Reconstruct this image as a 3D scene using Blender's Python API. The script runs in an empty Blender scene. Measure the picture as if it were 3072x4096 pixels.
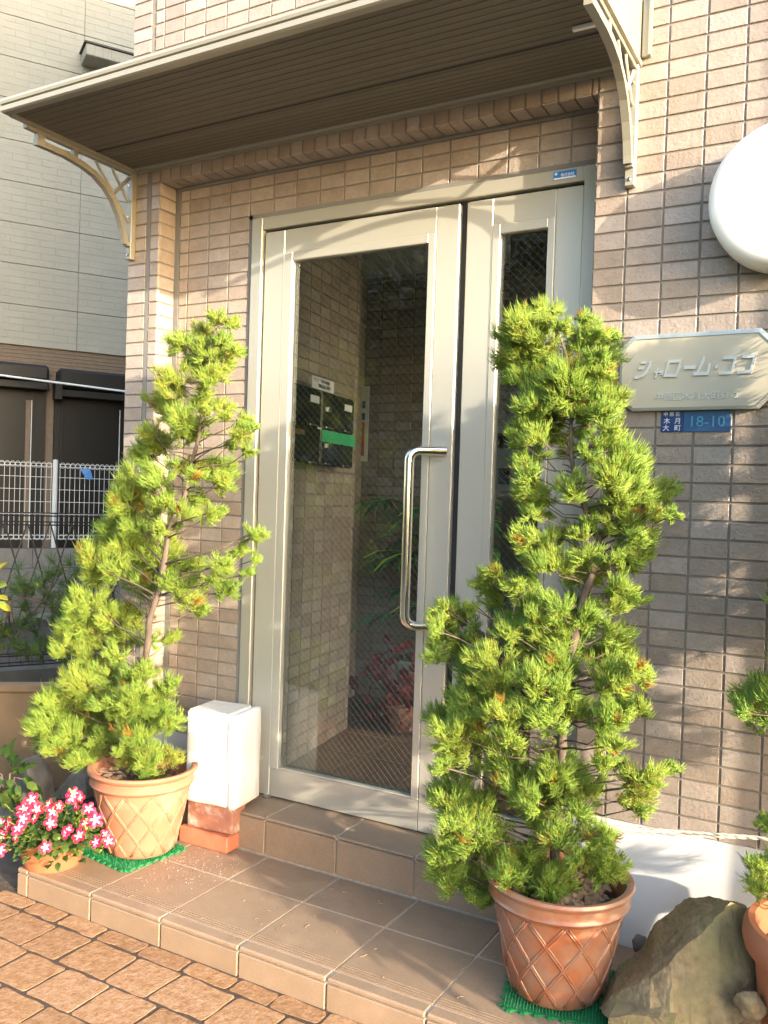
import bpy, bmesh, math, random
import numpy as np
from mathutils import Vector, Matrix

# ------------------------------------------------------------------ camera, sky, sun, exposure
S = bpy.context.scene
COL = S.collection
CAM = np.array([0.5296, -2.4429, 1.3085])
FPX = 3473.8
yaw, pit, rol = 0.512839, -0.016793, -0.031639
cy_, sy_ = math.cos(yaw), math.sin(yaw)
Rz = np.array([[cy_, -sy_, 0], [sy_, cy_, 0], [0, 0, 1]])
cp_, sp_ = math.cos(pit), math.sin(pit)
Rx = np.array([[1, 0, 0], [0, cp_, -sp_], [0, sp_, cp_]])
cr_, sr_ = math.cos(rol), math.sin(rol)
Ry = np.array([[cr_, 0, sr_], [0, 1, 0], [-sr_, 0, cr_]])
RM = Rz @ Rx @ Ry                       # columns: right, forward, up
cd = bpy.data.cameras.new('camera')
cam = bpy.data.objects.new('camera', cd)
COL.objects.link(cam)
cd.sensor_fit = 'VERTICAL'
cd.sensor_height = 36.0
cd.lens = 36.0 * FPX / 4096.0
cd.clip_start = 0.05
cd.clip_end = 400
mw = Matrix(((RM[0, 0], RM[0, 2], -RM[0, 1], CAM[0]), (RM[1, 0], RM[1, 2], -RM[1, 1], CAM[1]),
             (RM[2, 0], RM[2, 2], -RM[2, 1], CAM[2]), (0, 0, 0, 1)))
cam.matrix_world = mw
S.camera = cam

SUN = Vector((0.920, -0.310, 0.240)).normalized()
W = bpy.data.worlds.new('World')
S.world = W
W.use_nodes = True
nt = W.node_tree
sky = nt.nodes.new('ShaderNodeTexSky')
sky.sky_type = 'NISHITA'
sky.sun_disc = False
sky.sun_elevation = math.radians(13.9)
sky.sun_rotation = math.radians(108.6)
sky.air_density = 1.0
sky.dust_density = 2.2
bg = nt.nodes['Background']
bg.inputs[1].default_value = 0.15
nt.links.new(sky.outputs[0], bg.inputs[0])
sl = bpy.data.lights.new('sun', 'SUN')
sl.energy = 2.0
sl.angle = math.radians(0.5)
sl.color = (1.0, 0.85, 0.64)
so = bpy.data.objects.new('sun', sl)
COL.objects.link(so)
so.rotation_euler = (-SUN).to_track_quat('-Z', 'Y').to_euler()
so.location = (6, -6, 6)
S.view_settings.view_transform = 'Standard'
S.view_settings.look = 'None'
S.view_settings.gamma = 1.0
S.view_settings.use_curve_mapping = False
S.view_settings.exposure = 2.8
S.render.engine = 'CYCLES'
S.cycles.max_bounces = 8
S.cycles.transparent_max_bounces = 12
S.cycles.use_denoising = True

rng = random.Random(7)
NR = np.random.RandomState(11)
K = 3072 / 1659.0

def ray(px, py):
    return RM @ np.array([(px - 1536) / FPX, 1.0, -(py - 2048) / FPX])
def at(px, py, ax, v):                  # where the line of sight through a photo pixel meets a plane
    d = ray(px, py)
    return CAM + d * ((v - CAM[ax]) / d[ax])
def at_depth(px, py, dep):
    return CAM + ray(px, py) * dep
def at_plane(px, py, p, n):
    d = ray(px, py); n = np.array(n, float)
    return CAM + d * (np.dot(np.array(p) - CAM, n) / np.dot(d, n))
def zoomer(ox, oy, w, W0=1659.0):
    s = w / W0
    return lambda x, y: (ox + x * s, oy + y * s)
def project(p):
    d = (np.array(p) - CAM) @ RM
    if d[1] <= 0.05:
        return None
    return 1536 + FPX * d[0] / d[1], 2048 - FPX * d[2] / d[1], d[1]

# ------------------------------------------------------------------ helpers
class MB:
    def __init__(s):
        s.v = []; s.f = []; s.mi = []
    def add(s, vs, fs, m=0):
        n = len(s.v)
        s.v.extend([tuple(p) for p in vs])
        s.f.extend([tuple(i + n for i in f) for f in fs])
        s.mi.extend([m] * len(fs))
    def box(s, x0, x1, y0, y1, z0, z1, m=0, mat=None, bev=0.0):
        b = bev
        if b <= 0:
            vs = [(x, y, z) for z in (z0, z1) for y in (y0, y1) for x in (x0, x1)]
            fs = [(0, 2, 3, 1), (4, 5, 7, 6), (0, 1, 5, 4), (2, 6, 7, 3), (0, 4, 6, 2), (1, 3, 7, 5)]
        else:
            vs, fs = bevbox(x0, x1, y0, y1, z0, z1, b)
        if mat is not None:
            vs = [tuple(mat @ Vector(v)) for v in vs]
        s.add(vs, fs, m)
    def obox(s, c, ux, uy, uz, hx, hy, hz, m=0, bev=0.0):
        ux, uy, uz = Vector(ux).normalized(), Vector(uy).normalized(), Vector(uz).normalized()
        M = Matrix(((ux.x, uy.x, uz.x, c[0]), (ux.y, uy.y, uz.y, c[1]), (ux.z, uy.z, uz.z, c[2]), (0, 0, 0, 1)))
        s.box(-hx, hx, -hy, hy, -hz, hz, m, M, bev)
    def tube(s, pts, r, n=8, m=0, cap=True):
        pts = [Vector(p) for p in pts]
        rs = r if isinstance(r, (list, tuple)) else [r] * len(pts)
        b0 = len(s.v); ref = None
        for i, p in enumerate(pts):
            t = (pts[min(i + 1, len(pts) - 1)] - pts[max(i - 1, 0)])
            t = t.normalized() if t.length > 1e-9 else Vector((0, 0, 1))
            if ref is None:
                ref = Vector((0, 0, 1)) if abs(t.z) < 0.9 else Vector((1, 0, 0))
            a = (ref - t * ref.dot(t)); a = a.normalized() if a.length > 1e-6 else t.orthogonal().normalized()
            ref = a
            bb = t.cross(a)
            for k in range(n):
                w = 2 * math.pi * k / n
                s.v.append(tuple(p + (a * math.cos(w) + bb * math.sin(w)) * rs[i]))
        for i in range(len(pts) - 1):
            for k in range(n):
                k2 = (k + 1) % n
                s.f.append((b0 + i * n + k, b0 + i * n + k2, b0 + (i + 1) * n + k2, b0 + (i + 1) * n + k)); s.mi.append(m)
        if cap:
            s.f.append(tuple(b0 + k for k in range(n))[::-1]); s.mi.append(m)
            e = b0 + (len(pts) - 1) * n
            s.f.append(tuple(e + k for k in range(n))); s.mi.append(m)
    def lathe(s, prof, c=(0, 0, 0), n=48, m=0):
        b0 = len(s.v)
        for (r, z) in prof:
            for k in range(n):
                w = 2 * math.pi * k / n
                s.v.append((c[0] + r * math.cos(w), c[1] + r * math.sin(w), c[2] + z))
        for i in range(len(prof) - 1):
            for k in range(n):
                k2 = (k + 1) % n
                s.f.append((b0 + i * n + k, b0 + i * n + k2, b0 + (i + 1) * n + k2, b0 + (i + 1) * n + k)); s.mi.append(m)
    def prism(s, poly, u, v, o, w, m=0):
        """poly in (a, b) coordinates along u and v from o, thickened along w"""
        u, v, o, w = Vector(u), Vector(v), Vector(o), Vector(w)
        n = len(poly)
        a = [o + u * p[0] + v * p[1] for p in poly]
        b = [q + w for q in a]
        fs = [tuple(range(n))[::-1], tuple(range(n, 2 * n))] + [(i, (i + 1) % n, n + (i + 1) % n, n + i) for i in range(n)]
        s.add(a + b, fs, m)
    def build(s, name, mat, parent=None, kind=None, smooth=False, fixn=True):
        me = bpy.data.meshes.new(name)
        me.from_pydata(s.v, [], s.f)
        mats = mat if isinstance(mat, (list, tuple)) else [mat]
        for mm in mats:
            me.materials.append(mm)
        if len(mats) > 1:
            me.polygons.foreach_set('material_index', s.mi)
        if fixn:
            bm = bmesh.new(); bm.from_mesh(me)
            bmesh.ops.recalc_face_normals(bm, faces=bm.faces)
            bm.to_mesh(me); bm.free()
        if smooth:
            me.polygons.foreach_set('use_smooth', [True] * len(me.polygons))
            if smooth == 'auto':
                try:
                    me.set_sharp_from_angle(angle=math.radians(40))
                except Exception:
                    pass
        me.update()
        return link(name, me, parent, kind)

def bevbox(x0, x1, y0, y1, z0, z1, b):
    vs = []
    idx = {}
    X = (x0, x1); Y = (y0, y1); Z = (z0, z1)
    sg = (1, -1)
    for i in (0, 1):
        for j in (0, 1):
            for k in (0, 1):
                for ax in range(3):
                    p = [X[i] + sg[i] * b, Y[j] + sg[j] * b, Z[k] + sg[k] * b]
                    p[ax] = (X[i], Y[j], Z[k])[ax]
                    idx[(i, j, k, ax)] = len(vs); vs.append(tuple(p))
    fs = []
    for ax in range(3):
        for sd in (0, 1):
            q = []
            for (a, c) in ((0, 0), (1, 0), (1, 1), (0, 1)):
                t = [0, 0, 0]; o = [d for d in range(3) if d != ax]
                t[ax] = sd; t[o[0]] = a; t[o[1]] = c
                q.append(idx[(t[0], t[1], t[2], ax)])
            fs.append(tuple(q))
    for i in (0, 1):
        for j in (0, 1):
            for k in (0, 1):
                fs.append(tuple(idx[(i, j, k, a)] for a in range(3)))
    for ax in range(3):
        o = [d for d in range(3) if d != ax]
        for a in (0, 1):
            for c in (0, 1):
                t0 = [0, 0, 0]; t1 = [0, 0, 0]
                t0[ax] = 0; t1[ax] = 1
                t0[o[0]] = t1[o[0]] = a; t0[o[1]] = t1[o[1]] = c
                fs.append((idx[tuple(t0) + (o[0],)], idx[tuple(t1) + (o[0],)], idx[tuple(t1) + (o[1],)], idx[tuple(t0) + (o[1],)]))
    return vs, fs

def link(name, data, parent=None, kind=None):
    o = bpy.data.objects.new(name, data)
    COL.objects.link(o)
    if parent is not None:
        o.parent = parent
        o.matrix_parent_inverse = Matrix.Translation(-parent_origin(parent))
    if kind:
        o['kind'] = kind
    return o
ORIG = {}
def parent_origin(p):
    return ORIG.get(p.name, Vector((0, 0, 0)))
def thing(name, label, cat, loc=(0, 0, 0), group=None):
    o = bpy.data.objects.new(name, None)
    COL.objects.link(o)
    o.location = loc
    o.empty_display_size = 0.1
    ORIG[o.name] = Vector(loc)
    o['label'] = label; o['category'] = cat
    if group:
        o['group'] = group
    return o
def tag(o, label, cat, group=None):
    o['label'] = label; o['category'] = cat
    if group:
        o['group'] = group
    return o
def struct(name, mb, mat, **k):
    o = mb.build(name, mat, **k)
    o['kind'] = 'structure'
    return o
def inst(name, me, parent, loc, rot=(0, 0, 0), scale=None):
    o = link(name, me, parent)
    o.location = loc
    o.rotation_euler = rot
    if scale:
        o.scale = scale
    return o

# ------------------------------------------------------------------ materials
def nodes(name):
    m = bpy.data.materials.new(name)
    m.use_nodes = True
    t = m.node_tree
    return m, t, t.nodes['Principled BSDF']
def N(t, typ, **k):
    n = t.nodes.new(typ)
    for a, b in k.items():
        if a in n.inputs.keys() if hasattr(n.inputs, 'keys') else False:
            n.inputs[a].default_value = b
        else:
            setattr(n, a, b)
    return n
def coords(t, kind='Object'):
    tc = t.nodes.new('ShaderNodeTexCoord')
    return tc.outputs[kind]
def noise(t, vec, scale, detail=3.0, rough=0.55):
    n = t.nodes.new('ShaderNodeTexNoise')
    n.inputs['Scale'].default_value = scale
    n.inputs['Detail'].default_value = detail
    n.inputs['Roughness'].default_value = rough
    t.links.new(vec, n.inputs['Vector'])
    return n
def ramp(t, fac, stops):
    r = t.nodes.new('ShaderNodeValToRGB')
    el = r.color_ramp.elements
    while len(el) > 1:
        el.remove(el[-1])
    el[0].position = stops[0][0]; el[0].color = tuple(stops[0][1]) + (1,)
    for p, c in stops[1:]:
        e = el.new(p); e.color = tuple(c) + (1,)
    t.links.new(fac, r.inputs[0])
    return r
def mixc(t, fac, a, b, mode='MIX'):
    m = t.nodes.new('ShaderNodeMix')
    m.data_type = 'RGBA'; m.blend_type = mode
    for sock, v in ((m.inputs[0], fac), (m.inputs[6], a), (m.inputs[7], b)):
        if isinstance(v, (int, float)):
            sock.default_value = v
        elif isinstance(v, tuple):
            sock.default_value = v + (1,) if len(v) == 3 else v
        else:
            t.links.new(v, sock)
    return m.outputs[2]
def bump(t, h, strength, dist, p):
    b = t.nodes.new('ShaderNodeBump')
    b.inputs['Strength'].default_value = strength
    b.inputs['Distance'].default_value = dist
    t.links.new(h, b.inputs['Height'])
    t.links.new(b.outputs[0], p.inputs['Normal'])
    return b
def world_pos(t):
    g = t.nodes.new('ShaderNodeNewGeometry')
    return g.outputs['Position'], g
def simple(name, col, rough=0.6, metal=0.0, var=0.12, scale=9.0, bumps=0.0, bscale=60, spec=0.5, dirt=None, aniso=None):
    m, t, p = nodes(name)
    pos, g = world_pos(t)
    vec = pos
    if aniso:
        mp = t.nodes.new('ShaderNodeMapping'); mp.inputs['Scale'].default_value = aniso
        t.links.new(pos, mp.inputs[0]); vec = mp.outputs[0]
    n = noise(t, vec, scale, 5)
    a = tuple(min(1, c * (1 - var)) for c in col); b = tuple(min(1, c * (1 + var)) for c in col)
    r = ramp(t, n.outputs[0], [(0.3, a), (0.7, b)])
    out = r.outputs[0]
    if dirt:
        n2 = noise(t, pos, dirt[1], 6, 0.65)
        r2 = ramp(t, n2.outputs[0], [(dirt[2], (0, 0, 0)), (dirt[3], (1, 1, 1))])
        out = mixc(t, r2.outputs[0], out, dirt[0])
    t.links.new(out, p.inputs['Base Color'])
    p.inputs['Roughness'].default_value = rough
    p.inputs['Metallic'].default_value = metal
    p.inputs['Specular IOR Level'].default_value = spec
    if bumps:
        n3 = noise(t, vec, bscale, 4, 0.6)
        bump(t, n3.outputs[0], bumps, 0.004, p)
    return m

def tile_material():
    m, t, p = nodes('glazed_wall_tile')
    pos, g = world_pos(t)
    oi = t.nodes.new('ShaderNodeObjectInfo')
    ad = t.nodes.new('ShaderNodeMath'); ad.operation = 'ADD'
    t.links.new(oi.outputs['Random'], ad.inputs[0]); t.links.new(g.outputs['Random Per Island'], ad.inputs[1])
    fr = t.nodes.new('ShaderNodeMath'); fr.operation = 'FRACT'
    t.links.new(ad.outputs[0], fr.inputs[0])
    base = ramp(t, fr.outputs[0], [(0.0, (0.275, 0.226, 0.188)), (0.35, (0.302, 0.252, 0.214)), (0.7, (0.328, 0.279, 0.243)), (1.0, (0.360, 0.315, 0.284))])
    mo = noise(t, pos, 26, 4, 0.6)
    mr = ramp(t, mo.outputs[0], [(0.32, (0.90, 0.88, 0.85)), (0.68, (1.08, 1.06, 1.05))])
    c1 = mixc(t, 1.0, base.outputs[0], mr.outputs[0], 'MULTIPLY')
    vo = t.nodes.new('ShaderNodeTexVoronoi'); vo.inputs['Scale'].default_value = 170
    t.links.new(pos, vo.inputs['Vector'])
    sp = ramp(t, vo.outputs['Distance'], [(0.16, (1, 1, 1)), (0.27, (0, 0, 0))])
    gate = noise(t, pos, 120, 2)
    gr = ramp(t, gate.outputs[0], [(0.5, (0, 0, 0)), (0.56, (1, 1, 1))])
    mu = t.nodes.new('ShaderNodeMath'); mu.operation = 'MULTIPLY'
    t.links.new(sp.outputs[0], mu.inputs[0]); t.links.new(gr.outputs[0], mu.inputs[1])
    m2 = t.nodes.new('ShaderNodeMath'); m2.operation = 'MULTIPLY'; m2.inputs[1].default_value = 0.75
    t.links.new(mu.outputs[0], m2.inputs[0])
    c2 = mixc(t, m2.outputs[0], c1, (0.11, 0.07, 0.05))
    t.links.new(c2, p.inputs['Base Color'])
    p.inputs['Roughness'].default_value = 0.24
    p.inputs['Specular IOR Level'].default_value = 0.6
    b1 = noise(t, pos, 120, 3, 0.6)
    b2 = noise(t, pos, 75, 2, 0.5)
    ma = t.nodes.new('ShaderNodeMath'); ma.operation = 'ADD'
    t.links.new(b1.outputs[0], ma.inputs[0]); t.links.new(b2.outputs[0], ma.inputs[1])
    bump(t, ma.outputs[0], 0.45, 0.0028, p)
    return m

M = {}
M['tile'] = tile_material()
M['mortar'] = simple('grey_mortar', (0.200, 0.176, 0.150), 0.9, var=0.12, scale=30, bumps=0.3, bscale=300)
M['sealant'] = simple('grey_sealant', (0.17, 0.165, 0.155), 0.7, var=0.08)
M['plinth'] = simple('white_render', (0.60, 0.61, 0.63), 0.75, var=0.03, scale=4, bumps=0.08, bscale=140, dirt=((0.50, 0.50, 0.49), 5, 0.56, 0.85))
M['steel'] = simple('hairline_steel', (0.58, 0.56, 0.49), 0.38, 0.5, var=0.05, scale=60, aniso=(60, 60, 0.6))
M['steel_h'] = simple('hairline_steel_crosswise', (0.53, 0.51, 0.44), 0.38, 0.5, var=0.05, scale=60, aniso=(0.6, 60, 60))
M['steel_frame'] = simple('anodised_frame', (0.48, 0.465, 0.405), 0.42, 0.5, var=0.04, scale=40, aniso=(40, 40, 0.5))
M['polished'] = simple('polished_steel', (0.70, 0.68, 0.64), 0.16, 1.0, var=0.03)
M['black_rubber'] = simple('black_gasket', (0.02, 0.02, 0.02), 0.7)
M['alu'] = simple('champagne_aluminium', (0.325, 0.31, 0.255), 0.42, 0.30, var=0.05, scale=30, aniso=(1, 30, 30))
M['alu_paint'] = simple('champagne_paint', (0.36, 0.335, 0.26), 0.45, 0.3, var=0.05, scale=5)
M['soffit'] = simple('bronze_soffit_panel', (0.138, 0.122, 0.096), 0.55, 0.0, var=0.10, scale=30, aniso=(0.6, 40, 40), spec=0.3)
M['soffit_line'] = simple('soffit_bead', (0.27, 0.235, 0.175), 0.45, 0.2)
def step_tile():
    m, t, p = nodes('brown_step_tile')
    pos, g = world_pos(t)
    oi = t.nodes.new('ShaderNodeObjectInfo')
    base = ramp(t, oi.outputs['Random'], [(0, (0.225, 0.158, 0.106)), (1, (0.250, 0.178, 0.122))])
    n1 = noise(t, pos, 14, 5, 0.6); r1 = ramp(t, n1.outputs[0], [(0.3, (0.90, 0.9, 0.9)), (0.7, (1.08, 1.07, 1.06))])
    c = mixc(t, 1.0, base.outputs[0], r1.outputs[0], 'MULTIPLY')
    n2 = noise(t, pos, 420, 2, 0.6); r2 = ramp(t, n2.outputs[0], [(0.33, (0.84, 0.83, 0.82)), (0.5, (1, 1, 1)), (0.70, (1.25, 1.22, 1.2))])
    c = mixc(t, 1.0, c, r2.outputs[0], 'MULTIPLY')
    n4 = noise(t, pos, 5, 6, 0.7); r4 = ramp(t, n4.outputs[0], [(0.55, (0, 0, 0)), (0.8, (0.30, 0.30, 0.30))])
    c = mixc(t, r4.outputs[0], c, (0.40, 0.30, 0.22))
    t.links.new(c, p.inputs['Base Color'])
    p.inputs['Roughness'].default_value = 0.55
    n3 = noise(t, pos, 300, 3); bump(t, n3.outputs[0], 0.35, 0.002, p)
    return m
M['step'] = step_tile()
M['grout'] = simple('pale_grout', (0.40, 0.36, 0.30), 0.9, var=0.2, scale=60)
def paver_mat():
    m, t, p = nodes('ochre_paver')
    pos, g = world_pos(t)
    oi = t.nodes.new('ShaderNodeObjectInfo')
    base = ramp(t, oi.outputs['Random'], [(0, (0.245, 0.130, 0.060)), (0.5, (0.285, 0.155, 0.070)), (1, (0.31, 0.175, 0.088))])
    n1 = noise(t, pos, 38, 8, 0.78)
    r1 = ramp(t, n1.outputs[0], [(0.30, (0.60, 0.50, 0.40)), (0.44, (0.92, 0.88, 0.82)), (0.54, (1.08, 1.14, 1.30)), (0.66, (1.36, 1.52, 1.90))])
    c = mixc(t, 1.0, base.outputs[0], r1.outputs[0], 'MULTIPLY')
    n2 = noise(t, pos, 190, 3, 0.6); r2 = ramp(t, n2.outputs[0], [(0.3, (0.82, 0.8, 0.78)), (0.7, (1.15, 1.14, 1.12))])
    c = mixc(t, 1.0, c, r2.outputs[0], 'MULTIPLY')
    t.links.new(c, p.inputs['Base Color'])
    p.inputs['Roughness'].default_value = 0.72
    n3 = noise(t, pos, 55, 6, 0.65); bump(t, n3.outputs[0], 0.7, 0.006, p)
    return m
M['paver'] = paver_mat()
M['joint'] = simple('dark_paver_joint', (0.055, 0.036, 0.025), 0.95, var=0.3, scale=40, bumps=0.5, bscale=200)
M['soil'] = simple('garden_soil', (0.075, 0.055, 0.04), 0.95, var=0.35, scale=25, bumps=0.8, bscale=60)
M['asphalt'] = simple('asphalt', (0.055, 0.055, 0.055), 0.9, var=0.15, scale=50, bumps=0.3, bscale=200)
M['terracotta'] = simple('terracotta', (0.315, 0.128, 0.072), 0.72, var=0.10, scale=11, bumps=0.12, bscale=120, dirt=((0.40, 0.22, 0.145), 9, 0.52, 0.78))
M['terracotta_glazed'] = simple('glazed_terracotta', (0.250, 0.088, 0.042), 0.28, var=0.18, scale=10, bumps=0.15, bscale=60, dirt=((0.25, 0.145, 0.100), 9, 0.42, 0.60))
M['terracotta_plain'] = simple('orange_terracotta', (0.30, 0.105, 0.045), 0.7, var=0.1, scale=12, bumps=0.1, bscale=90)
M['brick_red'] = simple('red_brick', (0.42, 0.130, 0.070), 0.8, var=0.14, scale=30, bumps=0.4, bscale=160)
M['brick_brown'] = simple('brown_brick', (0.33, 0.145, 0.095), 0.85, var=0.16, scale=30, bumps=0.4, bscale=160, dirt=((0.48, 0.40, 0.35), 16, 0.5, 0.66))
M['foam'] = simple('white_foam', (0.80, 0.79, 0.765), 0.65, var=0.015, scale=6, bumps=0.2, bscale=160, dirt=((0.62, 0.58, 0.50), 11, 0.62, 0.80))
M['foam_grey'] = simple('grimy_foam', (0.60, 0.585, 0.55), 0.7, var=0.08, scale=24, bumps=0.2, bscale=160)
M['turf'] = simple('green_plastic', (0.012, 0.17, 0.055), 0.45, var=0.15, scale=40)
M['bark'] = simple('brown_bark', (0.115, 0.086, 0.066), 0.9, var=0.3, scale=40, bumps=0.7, bscale=90, aniso=(1, 1, 0.25))
M['chips'] = simple('bark_chips', (0.13, 0.085, 0.058), 0.9, var=0.45, scale=50)
M['pebbles'] = simple('tan_pebbles', (0.30, 0.20, 0.125), 0.8, var=0.35, scale=22, bumps=0.2, bscale=90)
M['rock'] = simple('olive_rock', (0.205, 0.152, 0.082), 0.88, var=0.38, scale=45, bumps=1.0, bscale=110, dirt=((0.215, 0.185, 0.080), 8, 0.45, 0.65))
M['rock_grey'] = simple('grey_rock', (0.150, 0.135, 0.115), 0.85, var=0.3, scale=12, bumps=0.6, bscale=50)
M['white_plastic'] = simple('white_acrylic', (0.86, 0.86, 0.83), 0.28, var=0.0)
M['sign_plate'] = simple('brushed_sign_plate', (0.50, 0.450, 0.340), 0.45, 0.10, var=0.06, scale=6)
M['sign_edge'] = simple('mirror_sign_edge', (0.45, 0.45, 0.40), 0.3, 0.5, var=0.02)
M['sign_letter'] = simple('steel_letter', (0.64, 0.65, 0.62), 0.35, 0.25, var=0.02)
M['blue'] = simple('address_blue', (0.024, 0.092, 0.22), 0.35, var=0.04)
M['navy'] = simple('address_navy', (0.012, 0.045, 0.165), 0.35, var=0.04)
M['blue_emboss'] = simple('embossed_number', (0.075, 0.285, 0.42), 0.3, var=0.04)
M['white_paint'] = simple('white_paint', (0.80, 0.80, 0.80), 0.5, var=0.02)
M['sticker_blue'] = simple('sticker_blue', (0.03, 0.20, 0.55), 0.4, var=0.03)
M['rope'] = simple('grey_white_rope', (0.62, 0.58, 0.50), 0.9, var=0.2, scale=150)
M['siding'] = None
M['siding_brown'] = simple('brown_ribbed_siding', (0.205, 0.150, 0.100), 0.7, var=0.1, scale=20)
M['dark_frame'] = simple('black_window_frame', (0.008, 0.0075, 0.007), 0.45, var=0.05)
M['dark_pane'] = simple('dark_window_glass', (0.007, 0.0065, 0.006), 0.4, var=0.1)
M['black_wire'] = simple('black_fence_wire', (0.010, 0.009, 0.009), 0.5, var=0.1)
M['white_wire'] = simple('white_fence_wire', (0.74, 0.74, 0.70), 0.5, var=0.03)
M['block'] = simple('concrete_block', (0.235, 0.22, 0.195), 0.9, var=0.14, scale=10, bumps=0.4, bscale=90, dirt=((0.14, 0.13, 0.11), 3, 0.5, 0.75))
M['dark_block'] = simple('dark_concrete', (0.105, 0.092, 0.074), 0.9, var=0.16, scale=10, bumps=0.4, bscale=90)
M['tan_wall'] = simple('tan_concrete', (0.200, 0.130, 0.070), 0.85, var=0.14, scale=8, bumps=0.3, bscale=60)
M['lobby_white'] = simple('lobby_ceiling', (0.62, 0.63, 0.64), 0.8, var=0.03)
M['lobby_floor'] = simple('lobby_floor_tile', (0.115, 0.098, 0.080), 0.4, var=0.1, scale=16)
M['black_gloss'] = simple('black_gloss', (0.012, 0.012, 0.012), 0.12, var=0.05)
M['chrome'] = simple('chrome', (0.75, 0.75, 0.75), 0.15, 1.0, var=0.0)
M['green_tape'] = simple('green_tape', (0.03, 0.42, 0.17), 0.5, var=0.05)
M['paper'] = simple('white_paper', (0.72, 0.72, 0.70), 0.7, var=0.03)
M['ink'] = simple('black_ink', (0.02, 0.02, 0.02), 0.7, var=0.0)
M['red_ink'] = simple('red_print', (0.50, 0.05, 0.04), 0.6, var=0.05)
M['blue_ink'] = simple('blue_print', (0.04, 0.12, 0.32), 0.6, var=0.05)
M['pale_green'] = simple('pale_green_plastic', (0.36, 0.50, 0.38), 0.5, var=0.05)
M['pale_blue'] = simple('pale_blue_plastic', (0.30, 0.52, 0.56), 0.5, var=0.05)
M['panel_grey'] = simple('intercom_grey', (0.40, 0.41, 0.38), 0.4, 0.3, var=0.03)

def leaf_mat(name, cols, trans=0.35, rough=0.5):
    m, t, p = nodes(name)
    at_ = t.nodes.new('ShaderNodeAttribute'); at_.attribute_name = 'tone'
    r = ramp(t, at_.outputs['Fac'], cols)
    t.links.new(r.outputs[0], p.inputs['Base Color'])
    p.inputs['Roughness'].default_value = rough
    p.inputs['Specular IOR Level'].default_value = 0.35
    tr = t.nodes.new('ShaderNodeBsdfTranslucent')
    t.links.new(r.outputs[0], tr.inputs[0])
    mx = t.nodes.new('ShaderNodeMixShader'); mx.inputs[0].default_value = trans
    t.links.new(p.outputs[0], mx.inputs[1]); t.links.new(tr.outputs[0], mx.inputs[2])
    t.links.new(mx.outputs[0], t.nodes['Material Output'].inputs[0])
    return m
M['juniper'] = leaf_mat('juniper_green', [(0.0, (0.40, 0.22, 0.045)), (0.10, (0.42, 0.30, 0.05)), (0.22, (0.42, 0.50, 0.09)), (0.6, (0.335, 0.475, 0.085)), (1.0, (0.23, 0.39, 0.08))], 0.50)
M['pine'] = leaf_mat('pine_green', [(0, (0.16, 0.17, 0.03)), (0.4, (0.085, 0.15, 0.028)), (1, (0.045, 0.10, 0.022))], 0.2)
M['broadleaf'] = leaf_mat('broad_leaf_green', [(0, (0.16, 0.20, 0.03)), (0.5, (0.09, 0.16, 0.025)), (1, (0.05, 0.115, 0.02))], 0.3)
M['yellow_leaf'] = leaf_mat('yellow_leaf', [(0, (0.34, 0.32, 0.03)), (1, (0.24, 0.30, 0.03))], 0.3)
M['impatiens'] = leaf_mat('flower_leaf_green', [(0, (0.12, 0.17, 0.03)), (0.5, (0.065, 0.115, 0.025)), (1, (0.04, 0.08, 0.02))], 0.25)
M['street_leaf'] = leaf_mat('street_tree_leaf', [(0, (0.09, 0.10, 0.02)), (1, (0.045, 0.07, 0.018))], 0.25)
M['palm'] = leaf_mat('palm_leaf', [(0, (0.60, 0.70, 0.06)), (0.3, (0.09, 0.30, 0.10)), (1, (0.04, 0.17, 0.07))], 0.2)
M['red_leaf'] = leaf_mat('red_leaf', [(0, (0.38, 0.10, 0.08)), (0.5, (0.27, 0.045, 0.045)), (1, (0.14, 0.03, 0.03))], 0.2)

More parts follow.
